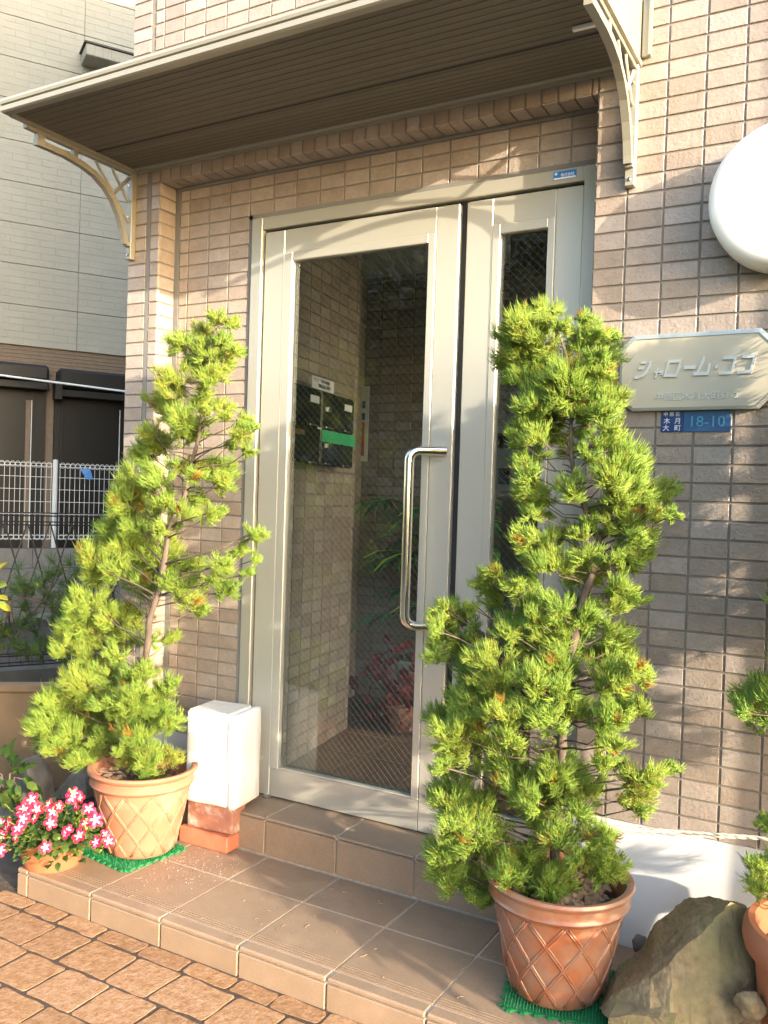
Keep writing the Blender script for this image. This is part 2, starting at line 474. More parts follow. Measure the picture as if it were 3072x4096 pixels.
def petal_mat():
    m, t, p = nodes('pink_white_petal')
    oc = coords(t)
    sx = t.nodes.new('ShaderNodeSeparateXYZ'); t.links.new(oc, sx.inputs[0])
    at2 = t.nodes.new('ShaderNodeMath'); at2.operation = 'ARCTAN2'
    t.links.new(sx.outputs[1], at2.inputs[0]); t.links.new(sx.outputs[0], at2.inputs[1])
    m5 = t.nodes.new('ShaderNodeMath'); m5.operation = 'MULTIPLY'; m5.inputs[1].default_value = 5
    t.links.new(at2.outputs[0], m5.inputs[0])
    co = t.nodes.new('ShaderNodeMath'); co.operation = 'COSINE'; t.links.new(m5.outputs[0], co.inputs[0])
    mm = t.nodes.new('ShaderNodeMath'); mm.operation = 'MULTIPLY_ADD'; mm.inputs[1].default_value = 0.0040; mm.inputs[2].default_value = 0.0062
    t.links.new(co.outputs[0], mm.inputs[0])
    le = t.nodes.new('ShaderNodeVectorMath'); le.operation = 'LENGTH'; t.links.new(oc, le.inputs[0])
    df = t.nodes.new('ShaderNodeMath'); df.operation = 'SUBTRACT'
    t.links.new(le.outputs['Value'], df.inputs[0]); t.links.new(mm.outputs[0], df.inputs[1])
    sc = t.nodes.new('ShaderNodeMath'); sc.operation = 'MULTIPLY_ADD'; sc.inputs[1].default_value = 260; sc.inputs[2].default_value = 0.4
    t.links.new(df.outputs[0], sc.inputs[0])
    r = ramp(t, sc.outputs[0], [(0.0, (0.80, 0.70, 0.70)), (0.45, (0.66, 0.20, 0.28)), (1.0, (0.52, 0.012, 0.06))])
    oi = t.nodes.new('ShaderNodeObjectInfo')
    r2 = ramp(t, oi.outputs['Random'], [(0.0, (1.0, 0.75, 0.85)), (0.35, (1, 1, 1)), (0.75, (1, 1.0, 0.6)), (1.0, (0.8, 0.9, 0.9))])
    t.links.new(mixc(t, 1.0, r.outputs[0], r2.outputs[0], 'MULTIPLY'), p.inputs['Base Color'])
    p.inputs['Roughness'].default_value = 0.55
    return m
M['petal'] = petal_mat()

def glass_mat(name, tint):
    m = bpy.data.materials.new(name); m.use_nodes = True
    t = m.node_tree
    t.nodes.remove(t.nodes['Principled BSDF'])
    fr = t.nodes.new('ShaderNodeFresnel'); fr.inputs[0].default_value = 1.5
    tb = t.nodes.new('ShaderNodeBsdfTransparent'); tb.inputs[0].default_value = tint + (1,)
    gb = t.nodes.new('ShaderNodeBsdfGlossy'); gb.inputs['Roughness'].default_value = 0.01
    mx = t.nodes.new('ShaderNodeMixShader')
    t.links.new(fr.outputs[0], mx.inputs[0]); t.links.new(tb.outputs[0], mx.inputs[1]); t.links.new(gb.outputs[0], mx.inputs[2])
    t.links.new(mx.outputs[0], t.nodes['Material Output'].inputs[0])
    return m
M['glass'] = glass_mat('wired_glass', (0.90, 0.925, 0.90))
M['wire'] = simple('glass_wire', (0.42, 0.44, 0.40), 0.35, 0.7, var=0.0)

def siding_mat():
    m, t, p = nodes('embossed_cream_siding')
    oc = coords(t)
    br = t.nodes.new('ShaderNodeTexBrick')
    br.inputs['Scale'].default_value = 1.0
    br.inputs['Brick Width'].default_value = 0.30
    br.inputs['Row Height'].default_value = 0.072
    br.inputs['Mortar Size'].default_value = 0.005
    br.inputs['Mortar Smooth'].default_value = 0.4
    br.inputs['Color1'].default_value = (1, 1, 1, 1); br.inputs['Color2'].default_value = (0.8, 0.8, 0.8, 1)
    br.inputs['Mortar'].default_value = (0.2, 0.2, 0.2, 1)
    t.links.new(oc, br.inputs['Vector'])
    n = noise(t, oc, 38, 4, 0.6)
    a = mixc(t, 0.45, br.outputs['Color'], n.outputs[0])
    bump(t, a, 0.8, 0.012, p)
    n2 = noise(t, oc, 3, 4)
    r = ramp(t, n2.outputs[0], [(0.3, (0.335, 0.318, 0.250)), (0.7, (0.37, 0.353, 0.285))])
    t.links.new(r.outputs[0], p.inputs['Base Color'])
    p.inputs['Roughness'].default_value = 0.7
    return m
M['siding'] = siding_mat()

# ------------------------------------------------------------------ measured planes
TR = 0.0815           # tread of the lower step
TH = 0.211            # threshold
YR = 0.0925           # recessed wall behind the facade plane y = 0
def row(r):
    return 2.6225 - 0.05 * r

# ------------------------------------------------------------------ ground and pavement
g = MB()
g.add([(-80, -80, -0.03), (80, -80, -0.03), (80, 80, -0.03), (-80, 80, -0.03)], [(0, 1, 2, 3)])
struct('ground', g, M['asphalt'])
g = MB()
g.box(-2.6, 1.6, -2.5, -0.578, -0.028, -0.0014)
pave = struct('pavement', g, M['joint'])
g = MB()
g.box(0.11, 2.4, -0.577, 0.012, -0.029, 0.012)
struct('planting_bed', g, M['soil'])
g = MB()
g.box(-9, -1.835, -0.577, 9, -0.029, 0.004)
struct('garden_soil', g, M['soil'])

def paver(x0, x1, y0, y1):
    r = random.Random(int((x0 * 91 + y0 * 37) * 1000))
    gp = 0.0044
    j = lambda s=0.004: r.uniform(-s, s)
    c = [(x0 + gp + j(), y0 + gp + j()), (x1 - gp + j(), y0 + gp + j()), (x1 - gp + j(), y1 - gp + j()), (x0 + gp + j(), y1 - gp + j())]
    ring = []
    for a in range(4):
        p, q = c[a], c[(a + 1) % 4]
        n = 4 if a % 2 == 0 else 3
        for k in range(n):
            t = k / n
            if k == 0:
                d0 = c[(a - 1) % 4]
                # cut corner a little
                L1 = math.hypot(d0[0] - p[0], d0[1] - p[1]); L2 = math.hypot(q[0] - p[0], q[1] - p[1])
                e = 0.006
                ring.append((p[0] + (d0[0] - p[0]) * e / L1, p[1] + (d0[1] - p[1]) * e / L1))
                ring.append((p[0] + (q[0] - p[0]) * e / L2, p[1] + (q[1] - p[1]) * e / L2))
            else:
                ring.append((p[0] + (q[0] - p[0]) * t + j(0.0036), p[1] + (q[1] - p[1]) * t + j(0.0036)))
    cx = sum(p[0] for p in ring) / len(ring); cyy = sum(p[1] for p in ring) / len(ring)
    h = r.uniform(-0.0003, 0.0003); tx, ty = r.uniform(-.002, .002), r.uniform(-.002, .002)
    n = len(ring)
    mb = MB()
    vs = [(p[0], p[1], -0.012) for p in ring] + [(p[0], p[1], -0.0004 + h) for p in ring]
    vs += [(p[0] + (cx - p[0]) * 0.03, p[1] + (cyy - p[1]) * 0.03, h + (p[0] - cx) * tx + (p[1] - cyy) * ty) for p in ring]
    vs = [(v[0], v[1], v[2]) for v in vs]
    fs = []
    for a in range(2):
        for k in range(n):
            fs.append((a * n + k, a * n + (k + 1) % n, (a + 1) * n + (k + 1) % n, (a + 1) * n + k))
    fs.append(tuple(range(2 * n, 3 * n)))
    mb.add(vs, fs)
    mb.build('paver', M['paver'], pave)
yy = [-0.590, -0.656, -0.798, -0.946, -1.090, -1.235, -1.382, -1.525]
first = [-2.2, -2.195, -2.27, -2.21, -2.28, -2.2, -2.26]
rp = random.Random(5)
for i in range(7):
    x = first[i]
    while x < 0.35:
        w = rp.choice([0.150, 0.158, 0.168, 0.178]) if i else rp.choice([0.135, 0.15, 0.165])
        if i == 1 and -1.75 < x < -0.7:
            w = {0: 0.163, 1: 0.15, 2: 0.184, 3: 0.155, 4: 0.19, 5: 0.16}[min(5, int((x + 1.75) / 0.17))]
        paver(x, x + w, yy[i + 1], yy[i])
        x += w

# ------------------------------------------------------------------ entrance steps
st = MB()
st.box(-1.823, 0.105, -0.580, -0.002, -0.02, TR - 0.0025)
st.box(-1.823, -0.165, -0.068, 0.30, TR - 0.003, TH - 0.0025)
steps = struct('entrance_step', st, M['grout'])
xj = [-1.827, -1.7765, -1.4925, -1.209, -0.925, -0.6415, -0.358, -0.0745, 0.108]
def steptile(x0, x1, y0, y1, z0, z1, b=0.003):
    gp = 0.002
    cx, cyy, cz = (x0 + x1) / 2, (y0 + y1) / 2, (z0 + z1) / 2
    mb = MB()
    mb.box(x0 + gp, x1 - gp, y0, y1, z0, z1, bev=b)
    return mb.build('tile', M['step'], steps)
for a, b in zip(xj[:-1], xj[1:]):
    # tread: inner row, then the nosing row with fine grooves near its edge
    steptile(a, b, -0.281, -0.079 if b < -0.1 else -0.003, TR - 0.012, TR)
    mb = MB()
    mb.box(a + 0.002, b - 0.002, -0.545, -0.285, TR - 0.012, TR, bev=0.0015)
    mb.box(a + 0.002, b - 0.002, -0.588, -0.5465, TR - 0.014, TR + 0.0005, bev=0.004)
    for q in range(4):
        mb.box(a + 0.003, b - 0.003, -0.5405 + q * 0.010, -0.5375 + q * 0.010, TR - 0.004, TR + 0.0012)
    mb.build('tile', M['step'], steps)
    steptile(a, b, -0.588, -0.578, -0.004, TR - 0.017)
xr = [-1.827, -1.7975, -1.5125, -1.2276, -0.9425, -0.657, -0.372, -0.163]
for a, b in zip(xr[:-1], xr[1:]):
    steptile(a, b, -0.0755, -0.066, TR + 0.003, TH - 0.013)
    steptile(a, b, -0.0775, 0.155, TH - 0.010, TH, 0.004)

# ------------------------------------------------------------------ apartment building: core, tiles, plinth, sealant
bld = thing('apartment_building', 'beige tiled apartment building whose recessed entrance holds the steel glass door', 'building', (-0.9, 0.3, 0))
XL, XC, XR = -2.020, -1.8605, -0.1925
w = MB()
w.box(XR, 2.4, 0.0036, 0.35, 0.43, 8.0)               # wall right of the door
w.box(2.4, 9.0, 0.0036, 0.35, 0.0, 4.2)  # unseen wall kept low so more sky light reaches the lobby
w.box(XL, XC - 0.0036, 0.0036, 0.35, 0.40, 8.0)         # pier left of the door
w.box(XC - 0.0036, XR, 0.0036, YR + 0.0036, 2.4760, 8.0) # header above the recess
w.box(XC - 0.0036, -1.487, YR + 0.0036, 0.35, 0.40, 8.0)
w.box(-1.487, XR, YR + 0.0036, 0.35, 2.3125, 8.0)
w.box(XL, 0.75, 0.35, 9.0, 2.62, 8.0)                 # body of the building over the lobby; open side court added to daylight it
w.box(XL, -1.93, 0.35, 9.0, 0, 2.62)
w.box(XL, 0.75, 1.80, 9.0, 0, 2.62)
w.box(1.549, 2.4, -0.440, 0.0036, 0, 8.0)              # wing wall to the right
w.build('wall', M['mortar'], bld)
for bx in ((XR + 0.002, 1.546, 0.004, 0.10, 0.0, 0.430), (XL, XC - 0.004, 0.004, 0.10, 0.0, 0.400), (XC - 0.004, -1.487, YR + 0.004, 0.30, 0.0, 0.400)):
    p = MB()
    p.box(*bx)
    p.build('plinth', M['plinth'], bld)
p = MB()
p.box(XR + 0.002, 1.546, 0.002, 0.02, 0.4285, 0.437)
p.build('shadow_line', M['sealant'], bld)  # dark strip paints the shadow line under the overhanging lowest tiles
s_ = MB()
s_.box(-1.9256, -1.9066, 0.0012, 0.006, 0.40, 2.52)
s_.box(-1.867, -1.841, YR - 0.002, YR + 0.006, 0.40, 2.4725)
s_.box(-1.503, -1.4865, YR - 0.001, YR + 0.01, 0.2, 2.326)
s_.box(-1.503, XR, YR - 0.001, YR + 0.01, 2.3095, 2.326)
s_.box(-1.841, XR, YR - 0.010, YR + 0.006, 2.462, 2.4735)
s_.build('sealant_joint', M['sealant'], bld)

TILES = []       # (x, y, z, rot z, rot x, width, height)
def wall_tiles(cols, rows, y=0.0):
    for (a, b) in cols:
        for r in rows:
            TILES.append(((a + b) / 2, y, row(r + 0.5), 0.0, 0.0, b - a, 0.05))
cr = [(-0.1915, -0.1)] + [(-0.1 + 0.1 * k, 0.1 * k) for k in range(0, 17)]
cr = [c for c in cr if c[1] < 1.55]
wall_tiles(cr, range(-24, 44))
# above the header / awning
ch = [(-1.9066 + 0.0465 * 0, -1.8605)] + [(-1.8605 + 0.1 * k, -1.7605 + 0.1 * k) for k in range(16)] + [(-0.2605, -0.1915)]
wall_tiles([(-2.020, -1.9256)] + ch, range(-24, 0))
# left pier front, corner pieces and return
for r in range(1, 45):
    TILES.append(((-2.020 - 1.9256) / 2, 0, row(r + 0.5), 0, 0, 0.0944, 0.05))
    TILES.append(((-1.9066 - 1.8605) / 2, 0, row(r + 0.5), 0, 0, 0.0461, 0.05))
    if r >= 3:
        TILES.append((-1.8605, 0.0455, row(r + 0.5), math.pi / 2, 0, 0.0885, 0.05))
# header bricks on edge and their soffit
x = -1.8605
while x < XR - 0.01:
    b = min(x + 0.05, XR + 0.001)
    TILES.append(((x + b) / 2, 0, 2.4975, 0, 0, b - x, 0.05))
    TILES.append(((x + b) / 2, 0.0415, 2.4725, 0, math.pi / 2, b - x, 0.083))
    x = b
# recessed wall left of the door and over it
cl = [(-1.841, -1.7957), (-1.7957, -1.6957), (-1.6957, -1.5957), (-1.5957, -1.503)]
wall_tiles(cl, range(3, 45), YR)
cd_ = [(-1.503, -1.4957)] if False else []
k = -1.4957
cols = [(-1.503, -1.3957)]
k = -1.3957
while k < XR - 0.01:
    cols.append((k, min(k + 0.1, XR - 0.002))); k += 0.1
wall_tiles(cols, range(3, 6), YR)
# wing wall side
for r in range(-24, 52):
    for k in range(4):
        TILES.append((1.546, -0.05 - 0.1 * k - 0.002, row(r + 0.5), -math.pi / 2, 0, 0.1, 0.05))

tile_cache = {}
def tile_geo(w_, h_):
    j = 0.0031
    x, z = w_ / 2 - j, h_ / 2 - j
    c = 0.0011
    vs = [(-x, 0.008, -z), (x, 0.008, -z), (x, 0.008, z), (-x, 0.008, z),
          (-x, 0.0008, -z), (x, 0.0008, -z), (x, 0.0008, z), (-x, 0.0008, z),
          (-x + c, 0, -z + c), (x - c, 0, -z + c), (x - c, 0, z - c), (-x + c, 0, z - c)]
    fs = [(8, 9, 10, 11)]
    for a, b in ((0, 4), (4, 8)):
        for i in range(4):
            i2 = (i + 1) % 4
            fs.append((a + i, a + i2, b + i2, b + i))
    return vs, fs
def tile_mesh(w_, h_):
    key = (round(w_, 4), round(h_, 4))
    if key not in tile_cache:
        vs, fs = tile_geo(w_, h_)
        me = bpy.data.meshes.new('tile')
        me.from_pydata(vs, [], fs); me.update()
        me.materials.append(M['tile'])
        tile_cache[key] = me
    return tile_cache[key]
def lay_tiles(specs, parent, keep, name='tile', hidden=lambda s: False):
    scored = []
    for s in specs:
        q = project((s[0], s[1], s[2])); a = 0
        if q and -40 < q[0] < 3112 and -40 < q[1] < 4136 and not hidden(s):
            a = s[5] * s[6] / q[2] ** 2
            if abs(s[3]) > 0.1 or abs(s[4]) > 0.1:
                a *= 0.45
        scored.append((a, s))
    scored.sort(key=lambda t: -t[0])
    rest = MB(); r = random.Random(3)
    for n, (a, s) in enumerate(scored):
        jx, jy, jt = r.uniform(-.0004, .0004), r.uniform(-.0005, .0004), r.uniform(-.006, .006)
        rot = (s[4] + jt, 0, s[3] + r.uniform(-.004, .004))
        if n < keep and a > 0:
            inst(name, tile_mesh(s[5], s[6]), parent, (s[0] + jx, s[1] + (jy if abs(s[3]) < .1 else 0), s[2]), rot)
        else:
            Mx = Matrix.Translation((s[0] + jx, s[1] + (jy if abs(s[3]) < .1 else 0), s[2])) @ Matrix.Rotation(rot[2], 4, 'Z') @ Matrix.Rotation(rot[0], 4, 'X')
            vs, fs = tile_geo(s[5], s[6])
            rest.add([tuple(Mx @ Vector(v)) for v in vs], fs)
    if rest.v:
        rest.build(name, M['tile'], parent, kind='stuff', fixn=False)
def hid(s):
    x, y, z = s[0], s[1], s[2]
    if y < 0.01 and 2.57 < z < 2.95 and x < -0.1: return True
    if y < 0.01 and abs(x - 0.31) < 0.17 and abs(z - 2.09) < 0.16: return True
    if y < 0.01 and -0.06 < x < 0.3 and 1.60 < z < 1.75: return True
    return False
lay_tiles(TILES, bld, 300, hidden=hid)

# ------------------------------------------------------------------ entrance door (frame, two leaves)
YF = YR - 0.008
for x0_, x1_ in ((-1.4855, -1.4375), (-0.2500, -0.1935)):
    fr = MB()
    fr.box(x0_, x1_, YF, YR + 0.10, TH + 0.0005, 2.3095, bev=0.0025)
    fr.build('door_frame', M['steel_frame'], bld)
fr = MB()
fr.box(-1.4370, -0.2505, YF + 0.001, YR + 0.10, 2.2655, 2.3090, bev=0.0025)
fr.build('door_frame', M['steel_h'], bld)
fr = MB()
fr.box(-1.4372, -0.2503, YR + 0.050, YR + 0.100, TH + 0.001, 2.2653)
kb = MB(); kb.box(-1.4372, -1.428, YR + 0.020, YR + 0.05, TH, 2.265); kb.box(-0.657, -0.629, YR + 0.022, YR + 0.05, TH, 2.265); kb.box(-1.437, -0.25, YR + 0.02, YR + 0.05, 2.2575, 2.266)
kb.build('gasket', M['black_rubber'], bld)
def leaf(name, x0, x1, gx0, gx1, zt, zb, gz0, gz1, stl, str_):
    y0, y1 = YR + 0.002, YR + 0.042
    root = MB()
    root.box(gx0 - 0.001, gx1 + 0.001, y0 + 0.016, y0 + 0.022, gz0 - 0.001, gz1 + 0.001)
    o = MB()
    o.box(x0, x0 + stl, y0, y1, zb, zt, bev=0.003)
    door = o.build(name, M['steel'], bld)
    o = MB(); o.box(x1 - str_, x1, y0, y1, zb, zt, bev=0.003); o.build('stile', M['steel'], door)
    o = MB(); o.box(x0 + stl + 0.0006, x1 - str_ - 0.0006, y0 + 0.0012, y1, gz1 + 0.03, zt, bev=0.0012); o.build('rail', M['steel_h'], door)
    o = MB(); o.box(x0 + stl + 0.0006, x1 - str_ - 0.0006, y0 + 0.0012, y1, zb, gz0 - 0.008, bev=0.0012); o.build('rail', M['steel_h'], door)
    for bx, mk in (((x0 + stl + 0.0006, gx0, y0 - 0.003, y1 - 0.01, gz0 - 0.008, gz1 + 0.030), 'steel'), ((gx1, x1 - str_ - 0.0006, y0 - 0.003, y1 - 0.01, gz0 - 0.008, gz1 + 0.030), 'steel'),
                   ((gx0 + 0.0006, gx1 - 0.0006, y0 - 0.003, y1 - 0.01, gz1, gz1 + 0.0295), 'steel_h'), ((gx0 + 0.0006, gx1 - 0.0006, y0 - 0.003, y1 - 0.01, gz0 - 0.0075, gz0), 'steel_h')):
        o = MB()
        o.box(*bx, bev=0.002)
        o.build('glazing_bead', M[mk], door)
    root.build('glass_pane', M['glass'], door)
    wm = MB()
    yw = y0 + 0.019
    pitch = 0.0262
    wd, ht = gx1 - gx0, gz1 - gz0
    r_ = 0.00032
    n = int((wd + ht) / pitch) + 2
    for i in range(n):
        c = i * pitch
        for sgn in (0, 1):
            a0 = max(0, c - ht); a1 = min(wd, c)
            if a1 - a0 < 0.004: continue
            if sgn == 0:      # falls to the right
                p0 = (gx0 + a0, gz1 - (ht - (c - a0) if False else 0)); 
                q = [(gx0 + a, gz0 + (c - a)) for a in (a0, a1)]
            else:
                q = [(gx1 - a, gz0 + (c - a)) for a in (a0, a1)]
            wm.tube([(q[0][0], yw, q[0][1]), (q[1][0], yw, q[1][1])], r_ * (0.9 if sgn == 0 else 0.5), 3, cap=False)
    wm.build('wire_mesh', M['wire'], door, kind='stuff', fixn=False)
    return door
main = leaf('entrance_door', -1.4300, -0.6555, -1.3040, -0.7640, 2.2560, 0.2170, 0.3270, 2.1420, 0.0885, 0.0815)
side = leaf('entrance_door', -0.6300, -0.2520, -0.5140, -0.3600, 2.2560, 0.2170, 0.3270, 2.1420, 0.0900, 0.0850)
h = MB()
hx, hm, hy = -0.7725, -0.678, YR - 0.068
def bendpts(c, a0, a1, r, u, v, n=7):
    return [Vector(c) + (Vector(u) * math.cos(a0 + (a1 - a0) * i / n) + Vector(v) * math.sin(a0 + (a1 - a0) * i / n)) * r for i in range(n + 1)]
zt_, zb_ = 1.464, 0.897
dxy = Vector((hm - hx, YR - hy, 0)); Ld = dxy.length; u = dxy.normalized()
rr = 0.035
pts = [Vector((hm, YR + 0.004, zt_)), Vector((hx, hy, zt_)) + u * rr]
pts += bendpts(Vector((hx, hy, zt_ - rr)) + u * rr, 0, math.pi / 2, rr, (0, 0, 1), -u)[1:]
pts += bendpts(Vector((hx, hy, zb_ + rr)) + u * rr, 0, math.pi / 2, rr, -u, (0, 0, -1))
pts += [Vector((hm, YR + 0.004, zb_))]
h.tube(pts, 0.0160, 18)
h.build('handle', M['polished'], main, smooth='auto')
h = MB(); h.lathe([(0.0, 0.0), (0.018, 0.0), (0.02, 0.003), (0.02, 0.006)], (-1.345, YR + 0.0, TH + 0.0005), 20)
h.build('pivot', M['polished'], main, smooth=True)
# maker's sticker on the frame head
s_ = MB(); s_.box(-0.345, -0.274, YF - 0.0006, YF, 2.2775, 2.3025)
stk = s_.build('sticker', M['sticker_blue'], bld)
s_ = MB(); s_.box(-0.343, -0.276, YF - 0.0009, YF - 0.0005, 2.2785, 2.2835)
s_.prism([(0.0042 * math.cos(a * .5236), 0.0042 * math.sin(a * .5236)) for a in range(12)], (1, 0, 0), (0, 0, 1), (-0.337, YF - 0.0009, 2.2955), (0, 0.0004, 0))
s_.build('sticker_print', M['white_paint'], stk)

def text(body, size, origin, ux, uz, mat, parent, name, thick=0.0006, align='LEFT', bevel=0):
    c = bpy.data.curves.new(name, 'FONT')
    c.body = body; c.size = size; c.align_x = align; c.extrude = thick
    c.resolution_u = 3
    o = bpy.data.objects.new(name, c); COL.objects.link(o)
    dg = bpy.context.evaluated_depsgraph_get()
    me = bpy.data.meshes.new_from_object(o.evaluated_get(dg))
    bpy.data.objects.remove(o); bpy.data.curves.remove(c)
    me.materials.clear(); me.materials.append(mat)
    ux, uz = Vector(ux).normalized(), Vector(uz).normalized()
    nn = ux.cross(uz)
    me.transform(Matrix(((ux.x, uz.x, nn.x, origin[0]), (ux.y, uz.y, nn.y, origin[1]), (ux.z, uz.z, nn.z, origin[2]), (0, 0, 0, 1))))
    return link(name, me, parent)
text('株式会社', 0.0105, (-0.322, YF - 0.0008, 2.2865), (1, 0, 0), (0, 0, 1), M['white_paint'], stk, 'lettering')

# ------------------------------------------------------------------ awning
aw = thing('awning', 'champagne aluminium awning with curved wall brackets over the entrance door', 'awning', (-1.03, 0, 2.53))
AX0, AX1, AYF, AZB, AZT = -1.987, -0.0745, -0.594, 2.522, 2.566
o = MB()
o.prism([(AYF + 0.012, 2.566), (0.0, 2.70), (0.0, 2.55), (AYF + 0.012, 2.55)], (0, 1, 0), (0, 0, 1), (AX0 + 0.012, 0, 0), (AX1 - AX0 - 0.024, 0, 0))
o.build('roof_panel', M['alu_paint'], aw)
o = MB()
prof = [(AYF + 0.006, AZB), (AYF, AZB + 0.004), (AYF, AZB + 0.019), (AYF + 0.006, AZB + 0.0205), (AYF + 0.006, AZB + 0.0225), (AYF - 0.003, AZB + 0.024), (AYF - 0.005, AZB + 0.032), (AYF - 0.001, AZB + 0.042), (AYF + 0.014, AZT + 0.004), (AYF + 0.030, AZT + 0.006), (AYF + 0.030, AZB)]
o.prism(prof, (0, 1, 0), (0, 0, 1), (AX0 - 0.004, 0, 0), (AX1 - AX0 + 0.008, 0, 0))
o.build('front_trim', M['alu'], aw)
for xx, d in ((AX0, 1), (AX1, -1)):
    o = MB()
    o.prism([(AYF + 0.031, AZB), (AYF + 0.031, 2.572), (-0.004, 2.712), (-0.004, AZB)], (0, 1, 0), (0, 0, 1), (xx, 0, 0), (0.010 * d, 0, 0))
    o.prism([(AYF + 0.031, AZB - 0.002), (AYF + 0.031, AZB + 0.012), (-0.004, AZB + 0.012), (-0.004, AZB - 0.002)], (0, 1, 0), (0, 0, 1), (xx - 0.004 * d, 0, 0), (0.018 * d, 0, 0))
    o.build('end_plate', M['alu_paint'], aw)
edges = [AYF + 0.032, -0.500, -0.414, -0.328, -0.268, -0.166, -0.030]
for a, b in zip(edges[:-1], edges[1:]):
    o = MB()
    o.box(AX0 + 0.015, AX1 - 0.015, a + 0.003, b - 0.001, AZB + 0.008, AZB + 0.016)
    nrib = max(1, int((b - a) / 0.022))
    for q in range(1, nrib):
        yy_ = a + (b - a) * q / nrib
        o.box(AX0 + 0.015, AX1 - 0.015, yy_ - 0.0012, yy_ + 0.0012, AZB + 0.0066, AZB + 0.0085)
    o.build('soffit_panel', M['soffit'], aw)
o = MB()
for y_ in edges[1:-1]:
    o.box(AX0 + 0.015, AX1 - 0.015, y_ - 0.0006, y_ + 0.0014, AZB + 0.0060, AZB + 0.012)
o.build('bead', M['soffit_line'], aw, kind='stuff')
o = MB(); o.box(AX0 + 0.015, AX1 - 0.015, -0.214, -0.206, AZB + 0.0062, AZB + 0.0072); o.build('joint_strip', M['black_rubber'], aw)
o = MB()
o.box(AX0 + 0.012, AX1 - 0.012, -0.029, -0.001, 2.524, 2.538, bev=0.002)
o.box(AX0 + 0.012, AX1 - 0.012, -0.012, -0.0012, 2.5165, 2.5238)
o.box(AX1 + 0.003, AX1 + 0.029, -0.012, -0.001, 2.542, 2.705, bev=0.002)
o.box(AX1 + 0.0225, AX1 + 0.029, -0.022, -0.012, 2.542, 2.705)
o.build('wall_flashing', M['alu'], aw)
o = MB(); o.box(-0.186, -0.117, -0.272, -0.259, AZB - 0.004, AZB + 0.0055, bev=0.001)
o.build('batten', M['white_paint'], aw)
def bracket(xc):
    b = MB()
    b.box(xc - 0.0135, xc + 0.0135, -0.026, -0.001, 2.189, 2.530, bev=0.002)
    br = b.build('bracket', M['alu'], aw)
    b = MB(); b.box(xc - 0.009, xc + 0.009, -0.50, -0.026, 2.508, 2.524, bev=0.0015); b.build('rail', M['alu'], br)
    arc = [(-0.455, 2.478), (-0.40, 2.4785), (-0.33, 2.478), (-0.26, 2.470), (-0.20, 2.455), (-0.15, 2.428), (-0.11, 2.392), (-0.078, 2.345), (-0.058, 2.300), (-0.048, 2.262), (-0.045, 2.242)]
    b = MB()
    rings = []
    for i, (y_, z_) in enumerate(arc):
        a0 = arc[max(0, i - 1)]; a1 = arc[min(len(arc) - 1, i + 1)]
        t = Vector((0, a1[0] - a0[0], a1[1] - a0[1])).normalized(); nn = Vector((0, -t.z, t.y))
        c = Vector((xc, y_, z_))
        rings.append([c + Vector((sx * 0.011, 0, 0)) + nn * sn * 0.010 for sx, sn in ((-1, -1), (1, -1), (1, 1), (-1, 1))])
    n0 = 0
    vs = [v for r in rings for v in r]
    fs = [tuple(range(4)), tuple(range(len(vs) - 4, len(vs)))]
    for i in range(len(rings) - 1):
        for k_ in range(4):
            fs.append((i * 4 + k_, i * 4 + (k_ + 1) % 4, i * 4 + 4 + (k_ + 1) % 4, i * 4 + 4 + k_))
    b.add(vs, fs)
    b.box(xc - 0.010, xc + 0.010, -0.040, -0.022, 2.236, 2.252)
    b.build('arch_bar', M['alu'], br)
    b = MB()
    b.box(xc - 0.010, xc + 0.010, -0.453, -0.425, 2.486, 2.509)
    b.build('brace', M['alu'], br); b = MB()
    b.box(xc - 0.008, xc + 0.008, -0.300, -0.280, 2.48, 2.509)
    b.build('brace', M['alu'], br); b = MB()
    b.tube([(xc, -0.195, 2.508), (xc, -0.180, 2.488), (xc, -0.13, 2.44), (xc, -0.07, 2.372), (xc, -0.034, 2.335), (xc, -0.020, 2.331)], 0.0055, 8)
    b.build('brace', M['alu'], br); b = MB()
    b.tube([(xc, -0.115, 2.508), (xc, -0.105, 2.49), (xc, -0.07, 2.45), (xc, -0.038, 2.412), (xc, -0.020, 2.409)], 0.0055, 8)
    b.build('brace', M['alu'], br); b = MB()
    b.tube([(xc + 0.002, -0.03, 2.498), (xc + 0.002, -0.118, 2.40)], 0.0075, 4)
    b.build('brace', M['alu'], br)
    b = MB()
    for z_ in (2.206, 2.35, 2.47):
        b.lathe([(0, -0.004), (0.0045, -0.003), (0.006, 0.0)], (0, 0, 0), 10)
        n_ = 30
        for i in range(len(b.v) - n_, len(b.v)):
            v = b.v[i]; b.v[i] = (xc + v[0], -0.0265 + v[2], z_ + v[1])
    b.build('screw', M['polished'], br)
bracket(-1.993)
bracket(-0.089)

# ------------------------------------------------------------------ signs and lamp on the right wall
lamp = thing('wall_lamp', 'large round white globe lamp sign mounted on the tiled wall', 'lamp', (0.315, 0, 2.09))
prof = [(0.0, 0.128), (0.09, 0.1275), (0.14, 0.126), (0.162, 0.122), (0.174, 0.115), (0.180, 0.104), (0.183, 0.090), (0.1835, 0.050), (0.182, 0.018), (0.176, 0.012)]
o = MB()
o.lathe(prof, (0, 0, 0), 72)
o.v = [(0.315 + v[0], -v[2], 2.09 + v[1]) for v in o.v]
o.build('diffuser', M['white_plastic'], lamp, smooth=True)
o = MB(); o.lathe([(0.0, 0.014), (0.172, 0.014), (0.172, 0.0), (0, 0.0)], (0, 0, 0), 48)
o.v = [(0.315 + v[0], -v[2], 2.09 + v[1]) for v in o.v]
o.build('back_plate', M['alu_paint'], lamp)

